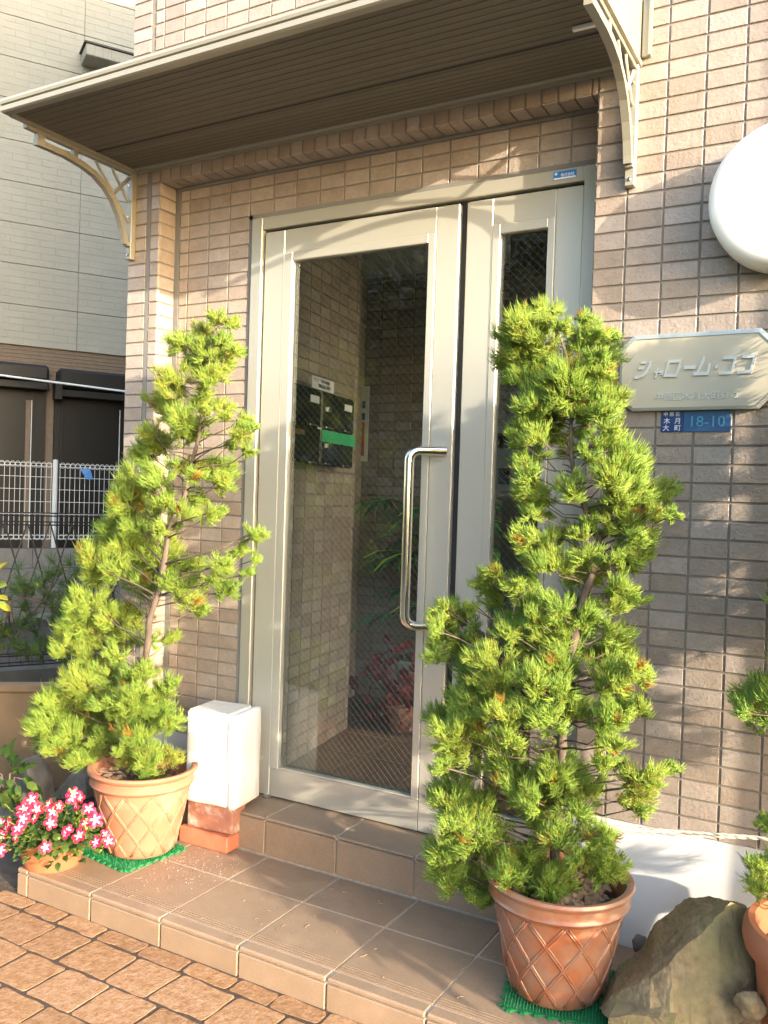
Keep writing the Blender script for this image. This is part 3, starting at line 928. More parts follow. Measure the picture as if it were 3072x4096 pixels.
sg = thing('name_plate', 'octagonal brushed steel building name plate with raised katakana lettering', 'sign', (0.10, 0, 1.67))
def octo(x0, x1, z0, z1, c):
    return [(x0, z0 + c), (x0 + c, z0), (x1 - c, z0), (x1, z0 + c), (x1, z1 - c), (x1 - c, z1), (x0 + c, z1), (x0, z1 - c)]
o = MB()
A = octo(-0.098, 0.298, 1.568, 1.7755, 0.036); B = octo(-0.0905, 0.2905, 1.5765, 1.764, 0.0335)
vs = [(a[0], -0.003, a[1]) for a in A] + [(a[0], -0.019, a[1]) for a in A] + [(b[0], -0.021, b[1]) for b in B] + [(b[0], -0.017, b[1]) for b in B]
fs = []
for L in range(3):
    for i in range(8):
        fs.append((L * 8 + i, L * 8 + (i + 1) % 8, L * 8 + 8 + (i + 1) % 8, L * 8 + 8 + i))
o.add(vs, fs)
o.build('border', M['sign_edge'], sg)
o = MB(); o.prism([(b[0], b[1]) for b in octo(-0.0907, 0.2907, 1.5763, 1.7642, 0.0335)], (1, 0, 0), (0, 0, 1), (0, -0.0185, 0), (0, 0.008, 0))
o.build('plate', M['sign_plate'], sg)
def strokes(mb, polys, ox, oz, sx, sz, shear=0.38):
    for poly in polys:
        mb.prism([(ox + (a + b * shear) * sx, oz + b * sz) for a, b in poly], (1, 0, 0), (0, 0, 1), (0, -0.0235, 0), (0, 0.006, 0))
GL = {
 'shi': [[(0.12, .88), (.42, .88), (.42, 1.0), (.12, 1.0)], [(.1, .55), (.4, .55), (.4, .69), (.1, .69)],
         [(.05, .0), (.30, .0), (.62, .12), (.80, .36), (.86, .7), (.86, 1.0), (.68, 1.0), (.68, .7), (.62, .46), (.46, .26), (.25, .17), (.05, .17)]],
 'ya': [[(.22, .0), (.38, .0), (.38, .42), (.22, .42)], [(.0, .42), (.95, .42), (.95, .56), (.0, .56)], [(.22, .56), (.38, .56), (.38, .75), (.22, .75)], [(.79, .25), (.95, .25), (.95, .42), (.79, .42)], [(.62, .25), (.79, .25), (.79, .34), (.62, .34)]],
 'ro': [[(0, 0), (.16, 0), (.16, 1), (0, 1)], [(.84, 0), (1, 0), (1, 1), (.84, 1)], [(.16, .0), (.84, .0), (.84, .17), (.16, .17)], [(.16, .83), (.84, .83), (.84, 1), (.16, 1)]],
 'bar': [[(0, .40), (1, .40), (1, .60), (0, .60)]],
 'mu': [[(0, 0), (1.0, 0), (1.0, .18), (0, .18)], [(.18, .18), (.36, .18), (.46, 1.0), (.28, 1.0)], [(.82, .18), (1.0, .18), (.94, .62), (.76, .62)]],
 'dot': [[(.5 + .16 * math.cos(a * .785), .5 + .13 * math.sin(a * .785)) for a in range(8)]],
 'ko': [[(0, 0), (1, 0), (1, .18), (0, .18)], [(.82, .18), (1, .18), (1, .82), (.82, .82)], [(.0, .82), (1, .82), (1, 1), (.0, 1)]],
}
o = MB()
zc = 1.656
for g_, x_, w_, h_, dz in (('shi', -0.0595, 0.042, 0.046, 0), ('ya', -0.0080, 0.026, 0.034, 0), ('ro', 0.0205, 0.036, 0.046, 0.0015), ('bar', 0.0690, 0.030, 0.046, 0.002), ('mu', 0.0970, 0.040, 0.050, 0.003), ('dot', 0.1395, 0.026, 0.046, 0.001), ('ko', 0.1615, 0.034, 0.048, 0.0025), ('ko', 0.2080, 0.034, 0.049, 0.003)):
    strokes(o, GL[g_], x_, zc + dz, w_, h_, 0.36)
o.build('lettering', M['sign_letter'], sg)
text('中原区木月大町51-2', 0.0243, (-0.0015, -0.0195, 1.5965), (1, 0, 0), (0, 0, 1), M['sign_letter'], sg, 'address_lettering', 0.0015)

ap = thing('address_plate', 'small blue house number plate fixed just below the steel name plate', 'sign', (0.105, 0, 1.54))
o = MB(); o.box(0.0748, 0.1945, -0.0045, -0.0002, 1.511, 1.5665, bev=0.0006); o.build('number_field', M['blue'], ap)
o = MB(); o.box(0.0155, 0.0745, -0.0045, -0.0002, 1.511, 1.5665, bev=0.0006); o.build('district_field', M['navy'], ap)
text('中 原 区', 0.0125, (0.0215, -0.0051, 1.5545), (1, 0, 0), (0, 0, 1), M['white_paint'], ap, 'lettering', 0.0004)
for ch_, x_, z_ in (('木', 0.0225, 1.5345), ('月', 0.0510, 1.5345), ('大', 0.0205, 1.5155), ('町', 0.0510, 1.5155)):
    text(ch_, 0.0178, (x_, -0.0051, z_), (1, 0, 0), (0, 0, 1), M['white_paint'], ap, 'lettering', 0.0004)
text('18-10', 0.041, (0.134, -0.0055, 1.5245), (1, 0, 0), (0, 0, 1), M['blue_emboss'], ap, 'number', 0.0008, 'CENTER')

# ------------------------------------------------------------------ lobby behind the door
lf = MB(); lf.box(-1.93, 0.75, 0.15, 1.80, 0.10, TH - 0.003)
lob = struct('lobby_floor', lf, M['grout'])
for i in range(9):
    for j in range(6):
        x0 = -1.93 + i * 0.3; y0 = 0.157 + j * 0.2835
        mb = MB(); mb.box(x0 + .002, min(x0 + 0.298, 0.75), y0 + .002, y0 + 0.2815, TH - 0.01, TH - 0.0005, bev=0.001)
        mb.build('tile', M['lobby_floor'], lob)
lc = MB(); lc.box(-1.93, 0.75, 0.35, 1.80, 2.50, 2.615)
struct('lobby_ceiling', lc, M['lobby_white'])
PA, PB = np.array([-1.448, 0.12]), np.array([-1.598, 1.05])
pd = (PB - PA) / np.linalg.norm(PB - PA); pn = np.array([pd[1], -pd[0]])   # faces +x
PLEN = float(np.linalg.norm(PB - PA))
pw = MB()
mid = (PA + PB) / 2 - pn * 0.078
pw.obox((mid[0], mid[1], 1.355), (pd[0], pd[1], 0), (pn[0], pn[1], 0), (0, 0, 1), PLEN / 2, 0.072, 1.145)
pier = struct('lobby_pier_wall', pw, M['mortar'])
sp = []
ang = math.atan2(pn[1], pn[0]) + math.pi / 2
for r in range(2, 49):
    for k in range(10):
        d0 = k * 0.1; d1 = min(d0 + 0.1, PLEN)
        if d1 - d0 < 0.02: continue
        c = PA + pd * ((d0 + d1) / 2)
        sp.append((c[0], c[1], row(r + 0.5) - 0.011, ang, 0, d1 - d0, 0.05))
def hid2(s):
    q = project(s[:3]); 
    return not (1120 < q[0] < 1430)
lay_tiles(sp, pier, 300, hidden=hid2)
bw = MB(); bw.box(-1.93, 0.75, 1.66, 1.80, TH, 2.498)
back = struct('lobby_back_wall', bw, M['mortar'])
sp = []
for r in range(2, 48):
    for k in range(26):
        sp.append((-1.88 + 0.1 * k, 1.654, row(r + 0.5) - 0.005, 0, 0, 0.1, 0.05))
def hid3(s):
    q = project(s[:3])
    return not (1400 < q[0] < 1720 or 2000 < q[0] < 2195)
lay_tiles(sp, back, 300, hidden=hid3)
# letter boxes on the pier
def pier_pt(d, off, z):
    c = PA + pd * d + pn * off
    return (c[0], c[1], z)
lb = thing('letterbox', 'black glossy bank of letterboxes with a green tape strip inside the lobby', 'letterbox', pier_pt(0.55, 0.05, 1.61))
ux, uy, uz = (pd[0], pd[1], 0), (pn[0], pn[1], 0), (0, 0, 1)
o = MB(); o.obox(pier_pt(0.335, 0.045, 1.580), ux, uy, uz, 0.345, 0.040, 0.150, bev=0.003); o.build('cabinet', M['black_gloss'], lb)
for c_, d_ in ((0.168, 0), (0.510, 1)):
    for z_ in (1.5035, 1.6515):
        o = MB(); o.obox(pier_pt(c_, 0.0885, z_), ux, uy, uz, 0.166, 0.004, 0.070, bev=0.002)
        dr = o.build('door', M['black_gloss'], lb)
        o = MB(); o.obox(pier_pt(c_ - 0.105, 0.096, z_ + 0.008), ux, uy, uz, 0.012, 0.008, 0.012, bev=0.004); o.build('knob', M['chrome'], dr)
        o = MB(); o.obox(pier_pt(c_ - 0.09, 0.094, z_ - 0.066), ux, uy, uz, 0.03, 0.002, 0.003); o.obox(pier_pt(c_ + 0.10, 0.094, z_ - 0.066), ux, uy, uz, 0.03, 0.002, 0.003)
        o.build('hinge', M['chrome'], dr)
        if z_ > 1.6:
            o = MB(); o.obox(pier_pt(c_ + 0.10, 0.0935, z_ + 0.035), ux, uy, uz, 0.04, 0.001, 0.014); o.build('name_card', M['paper'], dr)
        elif d_ == 0:
            o = MB(); o.obox(pier_pt(c_ - 0.03, 0.0935, z_ + 0.045), ux, uy, uz, 0.045, 0.001, 0.010); o.build('name_card', M['tan_wall'], dr)
o = MB(); o.obox(pier_pt(0.339, 0.090, 1.580), ux, uy, uz, 0.0015, 0.006, 0.15); o.build('divider', M['chrome'], lb)
o = MB(); o.obox(pier_pt(0.515, 0.0945, 1.549), ux, uy, uz, 0.175, 0.001, 0.024); o.build('tape', M['green_tape'], lb)
o = MB(); o.obox(pier_pt(0.335, 0.0965, 1.752), ux, uy, uz, 0.105, 0.001, 0.024)
nt_ = o.build('notice', M['paper'], lb)
tu = Vector((-pd[0], -pd[1], 0)) if False else Vector((pd[0], pd[1], 0))
for body, z_ in (('チラシ・広告の投函', 1.756), ('無断投函お断り', 1.736)):
    q = pier_pt(0.240 if z_ > 1.75 else 0.285, 0.0985, z_)
    text(body, 0.0175, q, tu, (0, 0, 1), M['ink'], nt_, 'lettering', 0.0003)
po = thing('poster', 'tall narrow blue and red notice on the lobby back wall', 'poster', (-1.50, 1.63, 1.5))
pc = at(1100 + 755 * .4522, 900 + 1760 * .4522, 1, 1.648)
o = MB(); o.box(pc[0] - 0.052, pc[0] + 0.052, 1.6465, 1.6485, pc[2] - 0.205, pc[2] + 0.205); o.build('sheet', M['paper'], po)
o = MB()
for z0_, z1_ in ((0.085, 0.125), (0.02, 0.06), (-0.10, -0.07)):
    o.box(pc[0] - 0.045, pc[0] + (0.03 if z0_ > 0 else -0.02), 1.6455, 1.6463, pc[2] + z0_, pc[2] + z1_)
o.build('blue_print', M['blue_ink'], po)
o = MB(); o.box(pc[0] - 0.005, pc[0] + 0.03, 1.6455, 1.6463, pc[2] - 0.175, pc[2] + 0.01); o.build('red_print', M['red_ink'], po)
# intercom post seen through the narrow pane
ic = thing('intercom_panel', 'grey intercom keypad panel behind the narrow side pane', 'intercom', (-0.55, 0.40, 1.4))
yi = 0.42
def ip(x, y): return at(1900 + x * .18083, 1600 + y * .18083, 1, yi)
a, b = ip(440, 585), ip(1130, 2030)
o = MB(); o.box(a[0] - 0.02, b[0] + 0.05, yi + 0.003, yi + 0.03, b[2], a[2], bev=0.002); o.build('panel', M['panel_grey'], ic)
a, b = ip(465, 735), ip(900, 1075)
o = MB(); o.box(a[0], b[0], yi - 0.001, yi + 0.004, b[2], a[2]); o.build('display', M['black_gloss'], ic)
for i in range(3):
    for j in range(4):
        c = ip(548 + i * 85, 1550 + j * 88)
        o = MB(); o.lathe([(0, 0.008), (0.004, 0.0075), (0.0075, 0.004), (0.0085, 0)], (0, 0, 0), 12)
        o.v = [(c[0] + v[0], yi + 0.003 - v[2], c[2] + v[1]) for v in o.v]
        o.build('button', M['black_gloss'], ic, smooth=True)
o = MB(); o.box(-0.62, -0.20, yi + 0.031, yi + 0.09, TH, 2.495); o.build('post', M['mortar'], ic)

# leaf scatter helper: small leaf-shaped faces with a tone attribute
def leaf_mesh(name, mat, items, parent=None, kind=None):
    """items: (position, direction, normal, length, width, tone); each leaf is a bent two-row blade"""
    V = []; F = []; T = []
    for (p, d, nn, L, w_, tone) in items:
        p, d, nn = Vector(p), Vector(d).normalized(), Vector(nn)
        sd = d.cross(nn); sd = sd.normalized() if sd.length > 1e-5 else d.orthogonal().normalized()
        nn = sd.cross(d).normalized()
        b = len(V)
        for t, ww, dr in ((0, 0.12, 0), (0.33, 0.9, 0.04), (0.68, 0.85, 0.03), (1.0, 0.05, -0.10)):
            c = p + d * (L * t) + nn * (L * dr)
            V += [c - sd * w_ * ww * 0.5 + nn * w_ * .10, c, c + sd * w_ * ww * 0.5 + nn * w_ * .10]
            T += [tone] * 3
        for i in range(3):
            for k_ in range(2):
                F.append((b + i * 3 + k_, b + i * 3 + k_ + 1, b + i * 3 + k_ + 4, b + i * 3 + k_ + 3))
    me = bpy.data.meshes.new(name)
    me.from_pydata([tuple(v) for v in V], [], F); me.update()
    me.materials.append(mat)
    a = me.attributes.new('tone', 'FLOAT', 'POINT'); a.data.foreach_set('value', T)
    return link(name, me, parent, kind)
def rvec(r):
    while True:
        v = Vector((r.uniform(-1, 1), r.uniform(-1, 1), r.uniform(-1, 1)))
        if 0.1 < v.length < 1: return v.normalized()

ZL = zoomer(1100, 2400, 700, 1548.0)
def onfloor(x, y): return at(*ZL(x, y), 2, TH)
r = random.Random(21)
c0 = onfloor(735, 960); 
pl = thing('planter', 'pale green planter box on a blue tray at the lobby back', 'planter', tuple(c0))
cx, cyy = -1.36, 1.42
o = MB(); o.box(cx - 0.17, cx + 0.30, cyy - 0.13, cyy + 0.13, TH + 0.02, TH + 0.30, bev=0.012); o.build('box', M['pale_green'], pl)
o = MB(); o.box(cx - 0.19, cx + 0.32, cyy - 0.15, cyy + 0.15, TH + 0.001, TH + 0.045, bev=0.01); o.build('tray', M['pale_blue'], pl)
o = MB(); o.box(cx - 0.15, cx + 0.28, cyy - 0.11, cyy + 0.11, TH + 0.29, TH + 0.31); o.build('soil', M['soil'], pl)
pm = thing('palm_plant', 'tall dark green fan palm standing in the lobby corner', 'plant', (cx + 0.1, cyy, TH + 0.3))
o = MB(); items = []
for k_ in range(26):
    a = r.uniform(0, 6.28); hh = r.uniform(0.15, 0.95)
    top = Vector((cx + 0.08 + math.cos(a) * r.uniform(.1, .30), cyy - 0.05 + math.sin(a) * r.uniform(.05, .18), TH + 0.31 + hh))
    o.tube([(cx + 0.08, cyy, TH + 0.30), (cx + 0.08 + (top.x - cx - 0.08) * .4, cyy + (top.y - cyy) * .4, TH + 0.31 + hh * .6), tuple(top)], 0.004, 5)
    for q in range(11):
        b_ = -1.6 + 3.2 * q / 10 + r.uniform(-.1, .1)
        out = Vector((math.cos(a), math.sin(a), -0.15)).normalized(); sdv = Vector((-math.sin(a), math.cos(a), 0))
        d = out * math.cos(b_) + sdv * math.sin(b_) + Vector((0, 0, -0.35 * r.random()))
        items.append((top, d, (0, 0, 1), r.uniform(.18, .30), 0.028, 0.05 if r.random() < 0.09 else r.uniform(.35, 1)))
o.build('stem', M['bark'], pm); leaf_mesh('fronds', M['palm'], items, pm)
bg_ = thing('red_leaf_plant', 'red leaved potted begonia trailing in front of the pale green planter', 'plant', (cx, cyy - 0.25, TH))
items = []
for k_ in range(95):
    c = Vector((cx - 0.06 + r.gauss(0, .10), cyy - 0.22 + r.gauss(0, .05), TH + 0.21 + r.gauss(0, .09)))
    c.z = max(c.z, TH + 0.02)
    items.append((c, rvec(r) + Vector((0, -.3, -.2)), rvec(r) + Vector((0, -1, .6)), r.uniform(.045, .07), r.uniform(.04, .06), r.random()))
leaf_mesh('leaves', M['red_leaf'], items, bg_)
o = MB()
for k_ in range(0, 95, 5):
    o.tube([(cx - 0.02, cyy - 0.24, TH + 0.11), tuple(items[k_][0])], .0025, 4)
o.build('stems', M['bark'], bg_)
o = MB(); o.lathe([(0.05, 0), (0.075, 0.11), (0.08, 0.11), (0.08, 0.12), (0.0, 0.12)], (cx - 0.02, cyy - 0.24, TH), 24)
o.build('pot', M['brick_brown'], bg_, smooth='auto')

# ------------------------------------------------------------------ plant pots
def lattice_pot(name, label, c, rb, rt, h_, mat, tag_quad=False, rimh=0.062):
    t = thing(name, label, 'plant pot', c)
    o = MB()
    rn = rt - 0.012
    prof = [(0.0, 0.0), (rb - 0.006, 0.0), (rb, 0.006)]
    nz = 8
    zr = h_ - rimh
    for i in range(1, nz + 1):
        q = i / nz
        prof.append((rb + (rn - 0.010 - rb) * (q ** 0.9), 0.006 + (zr - 0.006) * q))
    prof += [(rn + 0.0, zr + 0.004), (rn + 0.0055, zr + 0.013), (rn + 0.001, zr + 0.020), (rn + 0.003, h_ - 0.022), (rt, h_ - 0.016), (rt + 0.003, h_ - 0.008), (rt, h_ - 0.001), (rt - 0.008, h_), (rt - 0.017, h_ - 0.004), (rt - 0.02, h_ - 0.02), (rt - 0.032, h_ - 0.09)]
    o.lathe(prof, c, 72)
    body = o.build('body', mat, t, smooth='auto')
    o = MB()
    def rad(z):
        q = max(0, min(1, (z - 0.006) / (zr - 0.006)))
        return rb + (rn - 0.010 - rb) * (q ** 0.9)
    nd = 11
    for i in range(nd):
        for sgn in (1, -1):
            for off in (-0.022, 0.022):
                pts = []
                for k_ in range(9):
                    q = k_ / 8
                    z = 0.010 + (zr - 0.014) * q
                    th = 2 * math.pi * i / nd + sgn * (q * 1.05 - 0.5) + off
                    rr_ = rad(z) + 0.0004
                    pts.append((c[0] + rr_ * math.cos(th), c[1] + rr_ * math.sin(th), c[2] + z))
                o.tube(pts, 0.0030, 6)
    o.build('lattice_relief', mat, t, smooth=True)
    o = MB(); o.lathe([(rt - 0.03, h_ - 0.075), (rt * .5, h_ - 0.062), (0.0, h_ - 0.055)], c, 40)
    o.build('soil', M['soil'], t, smooth=True)
    return t
LP, RP, R2 = (-1.600, -0.272, TR + 0.014), (-0.125, -0.325, TR + 0.014), (0.505, -0.33, 0.014)
lp = lattice_pot('plant_pot', 'pale orange lattice terracotta pot beside the white foam box', LP, 0.112, 0.180, 0.282, M['terracotta'])
rp_ = lattice_pot('plant_pot', 'glossy red brown lattice pot at the right end of the step', RP, 0.116, 0.182, 0.284, M['terracotta_glazed'])
# third pot: plain thick rim, cut by the picture edge
t3 = thing('plant_pot', 'plain orange thick rimmed pot cut off by the right edge behind the rock', 'plant pot', R2)
o = MB()
o.lathe([(0.0, 0), (0.125, 0.0), (0.13, 0.01), (0.150, 0.13), (0.166, 0.245), (0.172, 0.30), (0.176, 0.318), (0.194, 0.330), (0.200, 0.352), (0.198, 0.376), (0.188, 0.390), (0.174, 0.389), (0.166, 0.372), (0.158, 0.29)], R2, 72)
o.build('body', M['terracotta_plain'], t3, smooth='auto')
o = MB(); o.lathe([(0.16, 0.325), (0.08, 0.335), (0.0, 0.34)], R2, 40); o.build('soil', M['soil'], t3, smooth=True)
# white tag on the left pot
Z6 = zoomer(0, 2600, 1200); Z8 = zoomer(1700, 2600, 1372); Z5 = zoomer(1700, 1150, 1372)
th0 = math.radians(228)
o = MB()
vs = []
for z, a in ((0.200, -0.02), (0.150, 0.125), (0.085, 0.05), (0.135, -0.095)):
    q = (z - 0.006) / (0.22 - 0.006); rr_ = 0.112 + (0.158 - 0.112) * (q ** 0.9) + 0.0052
    vs.append((LP[0] + rr_ * math.cos(th0 + a), LP[1] + rr_ * math.sin(th0 + a), LP[2] + z))
o.add(vs, [(0, 1, 2, 3)])
o.add([tuple(Vector(v) - Vector((math.cos(th0), math.sin(th0), 0)) * 0.0015) for v in vs], [(0, 1, 2, 3)])
o.build('tag', M['white_paint'], lp)
def chips(name, mat, c, R_, z, n, s0, s1, parent, seed, flat=0.5):
    r = random.Random(seed); mb = MB()
    for _ in range(n):
        a = r.uniform(0, 6.28); q = R_ * math.sqrt(r.random())
        s = r.uniform(s0, s1)
        ctr = (c[0] + q * math.cos(a), c[1] + q * math.sin(a), c[2] + z + s * 0.25 + r.uniform(0, .006))
        E_ = Matrix.Rotation(r.uniform(0, 6.28), 4, 'Z') @ Matrix.Rotation(r.uniform(-.6, .6), 4, 'X')
        base = [(1, 0, 0), (0, 1, 0), (-1, 0, 0), (0, -1, 0), (0, 0, 1), (0, 0, -1), (.6, .6, .35), (-.6, .55, .4)]
        vs = []
        for b in base[:6]:
            v = E_ @ Vector((b[0] * s * r.uniform(.8, 1.3), b[1] * s * r.uniform(.5, .9), b[2] * s * flat * r.uniform(.8, 1.2)))
            vs.append((ctr[0] + v.x, ctr[1] + v.y, ctr[2] + v.z))
        mb.add(vs, [(0, 1, 4), (1, 2, 4), (2, 3, 4), (3, 0, 4), (1, 0, 5), (2, 1, 5), (3, 2, 5), (0, 3, 5)])
    return mb.build(name, mat, parent, kind='stuff')
chips('bark_chips', M['chips'], LP, 0.142, 0.225, 240, 0.006, 0.017, lp, 4, 0.3)
chips('pebbles', M['pebbles'], RP, 0.142, 0.222, 210, 0.008, 0.021, rp_, 5, 0.7)
chips('bark_chips', M['chips'], R2, 0.14, 0.33, 130, 0.006, 0.016, t3, 6, 0.3)

# ------------------------------------------------------------------ artificial turf mats under the pots
def turf_mat(label, pts, z):
    """pts: four corners"""
    t = thing('turf_mat', label, 'turf mat', (sum(p[0] for p in pts) / 4, sum(p[1] for p in pts) / 4, z))
    o = MB()
    o.prism([(p[0], p[1]) for p in pts], (1, 0, 0), (0, 1, 0), (0, 0, z + 0.0005), (0, 0, 0.005))
    o.build('base', M['turf'], t)
    P = [Vector((p[0], p[1], 0)) for p in pts]
    o = MB(); r = random.Random(len(label))
    n = 34
    for i in range(n):
        for j in range(n):
            a, b = (i + .5) / n, (j + .5) / n
            q = (P[0] * (1 - a) + P[1] * a) * (1 - b) + (P[3] * (1 - a) + P[2] * a) * b
            edge = min(a, b, 1 - a, 1 - b)
            if edge > 0.32: continue
            for k_ in range(3):
                an = k_ * 2.09 + r.uniform(-.4, .4); h_ = r.uniform(.009, .013)
                dx, dy = math.cos(an), math.sin(an)
                b0 = Vector((q.x, q.y, z + 0.004))
                o.add([b0 + Vector((-dy, dx, 0)) * .0011, b0 - Vector((-dy, dx, 0)) * .0011, b0 + Vector((dx * .0035, dy * .0035, h_))], [(0, 1, 2)])
    # little joining lugs along the edges
    for a in range(4):
        p0, p1 = P[a], P[(a + 1) % 4]
        e = (p1 - p0); nrm = Vector((e.y, -e.x, 0)).normalized()
        k_ = int(e.length / 0.03)
        for i in range(k_):
            c = p0 + e * ((i + .5) / k_) + nrm * 0.005
            o.box(c.x - 0.005, c.x + 0.005, c.y - 0.005, c.y + 0.005, z + 0.001, z + 0.007)
    o.build('blades', M['turf'], t, kind='stuff', fixn=False)
def sq(c, s, ang):
    return [(c[0] + s * (math.cos(ang) * a - math.sin(ang) * b), c[1] + s * (math.sin(ang) * a + math.cos(ang) * b)) for a, b in ((-1, -1), (1, -1), (1, 1), (-1, 1))]
turf_mat('green plastic turf mat under the pale orange pot', sq((-1.618, -0.290), 0.122, math.radians(-8)), TR)
turf_mat('green plastic turf mat under the glossy red brown pot', sq((-0.112, -0.318), 0.130, math.radians(14)), TR)

# ------------------------------------------------------------------ junipers
UP = np.array([0, 0, 1.0])
def unit(a):
    return a / np.maximum(1e-9, np.linalg.norm(a, axis=-1, keepdims=True))
def juniper_mesh(name, clumps, axis_fn, rs, strands_per, rad=0.00092, tone_shift=0.0, slen=1.0):
    P0 = []; D0 = []; ED = []; LEN = []; TONE = []
    for (c, R_) in clumps:
        c = np.array(c)
        out = c - axis_fn(c); out[2] *= 0.3
        out = unit(out + 1e-4)
        ntf = int(np.clip(round(30 * (R_ / 0.07) ** 1.6), 12, 46))
        ctone = rs.normal(0.56, 0.11)
        for _ in range(ntf):
            q = unit(rs.normal(size=3) + out * 0.45)
            tip = c + q * R_ * rs.uniform(0.35, 1.02) * np.array([1, 1, .85])
            tw = unit(q * 0.85 + out * 0.25 + UP * 0.30 + rs.normal(size=3) * 0.25)      # little twig
            L = rs.uniform(0.020, 0.042)
            n = int(strands_per * rs.uniform(0.7, 1.3))
            t = rs.uniform(0, 1, n)
            p0 = tip - tw * (L * (1 - t))[:, None]
            perp = unit(np.cross(rs.normal(size=(n, 3)), tw))
            d0 = unit(tw * 0.65 + perp * rs.uniform(0.25, 0.95, n)[:, None] - UP * 0.10)
            ln = rs.uniform(0.018, 0.043, n) * slen * min(1.15, R_ / 0.062)
            tn = np.clip(rs.normal(ctone, 0.13, n) + 0.22 * (t - 0.55) + tone_shift, 0.16, 1.0)
            tn[rs.uniform(size=n) < 0.02] = rs.uniform(0.03, .16)
            if rs.uniform() < 0.018:
                tn = rs.uniform(0.02, 0.18, n)
            P0.append(p0); D0.append(d0); LEN.append(ln); TONE.append(tn)
            ED.append(np.repeat(unit(tw * 0.75 + UP * 0.60)[None], n, 0))
    P0 = np.concatenate(P0); D0 = np.concatenate(D0); LEN = np.concatenate(LEN); TONE = np.concatenate(TONE); ED = np.concatenate(ED)
    n = len(P0)
    C = [P0, P0 + D0 * (LEN * 0.55)[:, None], P0 + D0 * (LEN * 0.62)[:, None] + ED * (LEN * 0.50)[:, None]]
    V = np.zeros((n, 7, 3)); TT = np.zeros((n, 7))
    for i in range(3):
        a = unit(C[min(i + 1, 2)] - C[max(i - 1, 0)])
        ref = unit(np.cross(a, np.array([0.31, 0.53, 0.79])))
        b = np.cross(a, ref)
        if i < 2:
            for k_ in range(3):
                w_ = 2 * math.pi * k_ / 3
                V[:, i * 3 + k_] = C[i] + (ref * math.cos(w_) + b * math.sin(w_)) * rad * (0.9, 1.0)[i]
                TT[:, i * 3 + k_] = np.clip(TONE - (0.10, 0.02)[i], 0, 1)
        else:
            V[:, 6] = C[2]; TT[:, 6] = np.clip(TONE - 0.06, 0, 1)
    base = (np.arange(n) * 7)[:, None]
    tri = []
    for k_ in range(3):
        k2 = (k_ + 1) % 3
        tri += [(k_, k2, 3 + k2), (k_, 3 + k2, 3 + k_), (3 + k_, 3 + k2, 6)]
    F = (base[:, :, None] + np.array(tri)[None]).reshape(-1, 3)
    return tri_mesh(name, V.reshape(-1, 3), F, TT.reshape(-1))
def tri_mesh(name, V, F, tone=None, smooth=True):
    me = bpy.data.meshes.new(name)
    me.vertices.add(len(V)); me.vertices.foreach_set('co', np.ascontiguousarray(V, dtype=np.float32).ravel())
    me.loops.add(F.size); me.loops.foreach_set('vertex_index', np.ascontiguousarray(F, dtype=np.int32).ravel())
    me.polygons.add(len(F)); me.polygons.foreach_set('loop_start', np.arange(0, F.size, 3, dtype=np.int32))
    try:
        me.polygons.foreach_set('loop_total', np.full(len(F), 3, dtype=np.int32))
    except Exception:
        pass
    if smooth:
        me.polygons.foreach_set('use_smooth', np.ones(len(F), dtype=bool))
    me.update(calc_edges=True)
    if tone is not None:
        a = me.attributes.new('tone', 'FLOAT', 'POINT'); a.data.foreach_set('value', np.ascontiguousarray(tone, dtype=np.float32))
    return me
def juniper(label, trunk, rad0, clumps, seed, strands, loc, tone_shift=0.0, slen=1.0):
    t = thing('juniper_tree', label, 'tree', loc, 'potted junipers by the entrance')
    rs = np.random.RandomState(seed)
    tr = [Vector(p) for p in trunk]
    # smooth the trunk
    pts = []
    for i in range(len(tr) - 1):
        p0 = tr[max(i - 1, 0)]; p1 = tr[i]; p2 = tr[i + 1]; p3 = tr[min(i + 2, len(tr) - 1)]
        for k_ in range(5):
            s = k_ / 5
            pts.append(0.5 * ((2 * p1) + (p2 - p0) * s + (2 * p0 - 5 * p1 + 4 * p2 - p3) * s * s + (-p0 + 3 * p1 - 3 * p2 + p3) * s ** 3))
    pts.append(tr[-1])
    rads = [rad0 * (1 - 0.8 * i / (len(pts) - 1)) * (1 + 0.12 * math.sin(i * 1.7)) for i in range(len(pts))]
    o = MB(); o.tube(pts, rads, 10); o.build('trunk', M['bark'], t, smooth=True)
    A = np.array([tuple(p) for p in pts])
    def axis(c):
        i = np.argmin(np.abs(A[:, 2] - c[2])); return A[i].copy()
    me = juniper_mesh('crown', clumps, axis, rs, strands, tone_shift=tone_shift, slen=slen)
    me.materials.append(M['juniper'])
    link('crown', me, t, kind='stuff')
    o = MB()
    for (c, R_) in clumps:
        c = np.array(c)
        zt = c[2] - 0.25 * np.linalg.norm((c - axis(c))[:2]) - 0.02
        i = int(np.argmin(np.abs(A[:, 2] - max(zt, A[0, 2] + 0.04))))
        a = A[i]; d = c - a
        mid = a + d * 0.5 + np.array([rs.normal(0, .012), rs.normal(0, .012), -0.012 + rs.normal(0, .008)])
        if np.linalg.norm(d) < 0.07 and rs.uniform() < .7: continue
        r0 = min(rads[i] * 0.45, 0.0018 + 0.006 * np.linalg.norm(d))
        o.tube([tuple(a), tuple(a + (mid - a) * .5 + np.array([0, 0, .004])), tuple(mid), tuple(c)], [r0, r0 * .8, r0 * .62, r0 * .3], 5)
        for _ in range(1):
            e = c + rs.normal(size=3) * R_ * 0.5
            o.tube([tuple(mid + (c - mid) * .6), tuple((c + e) / 2), tuple(e)], [0.0016, 0.0013, 0.0008], 4)
    o.build('branches', M['bark'], t, smooth=True)
    return t

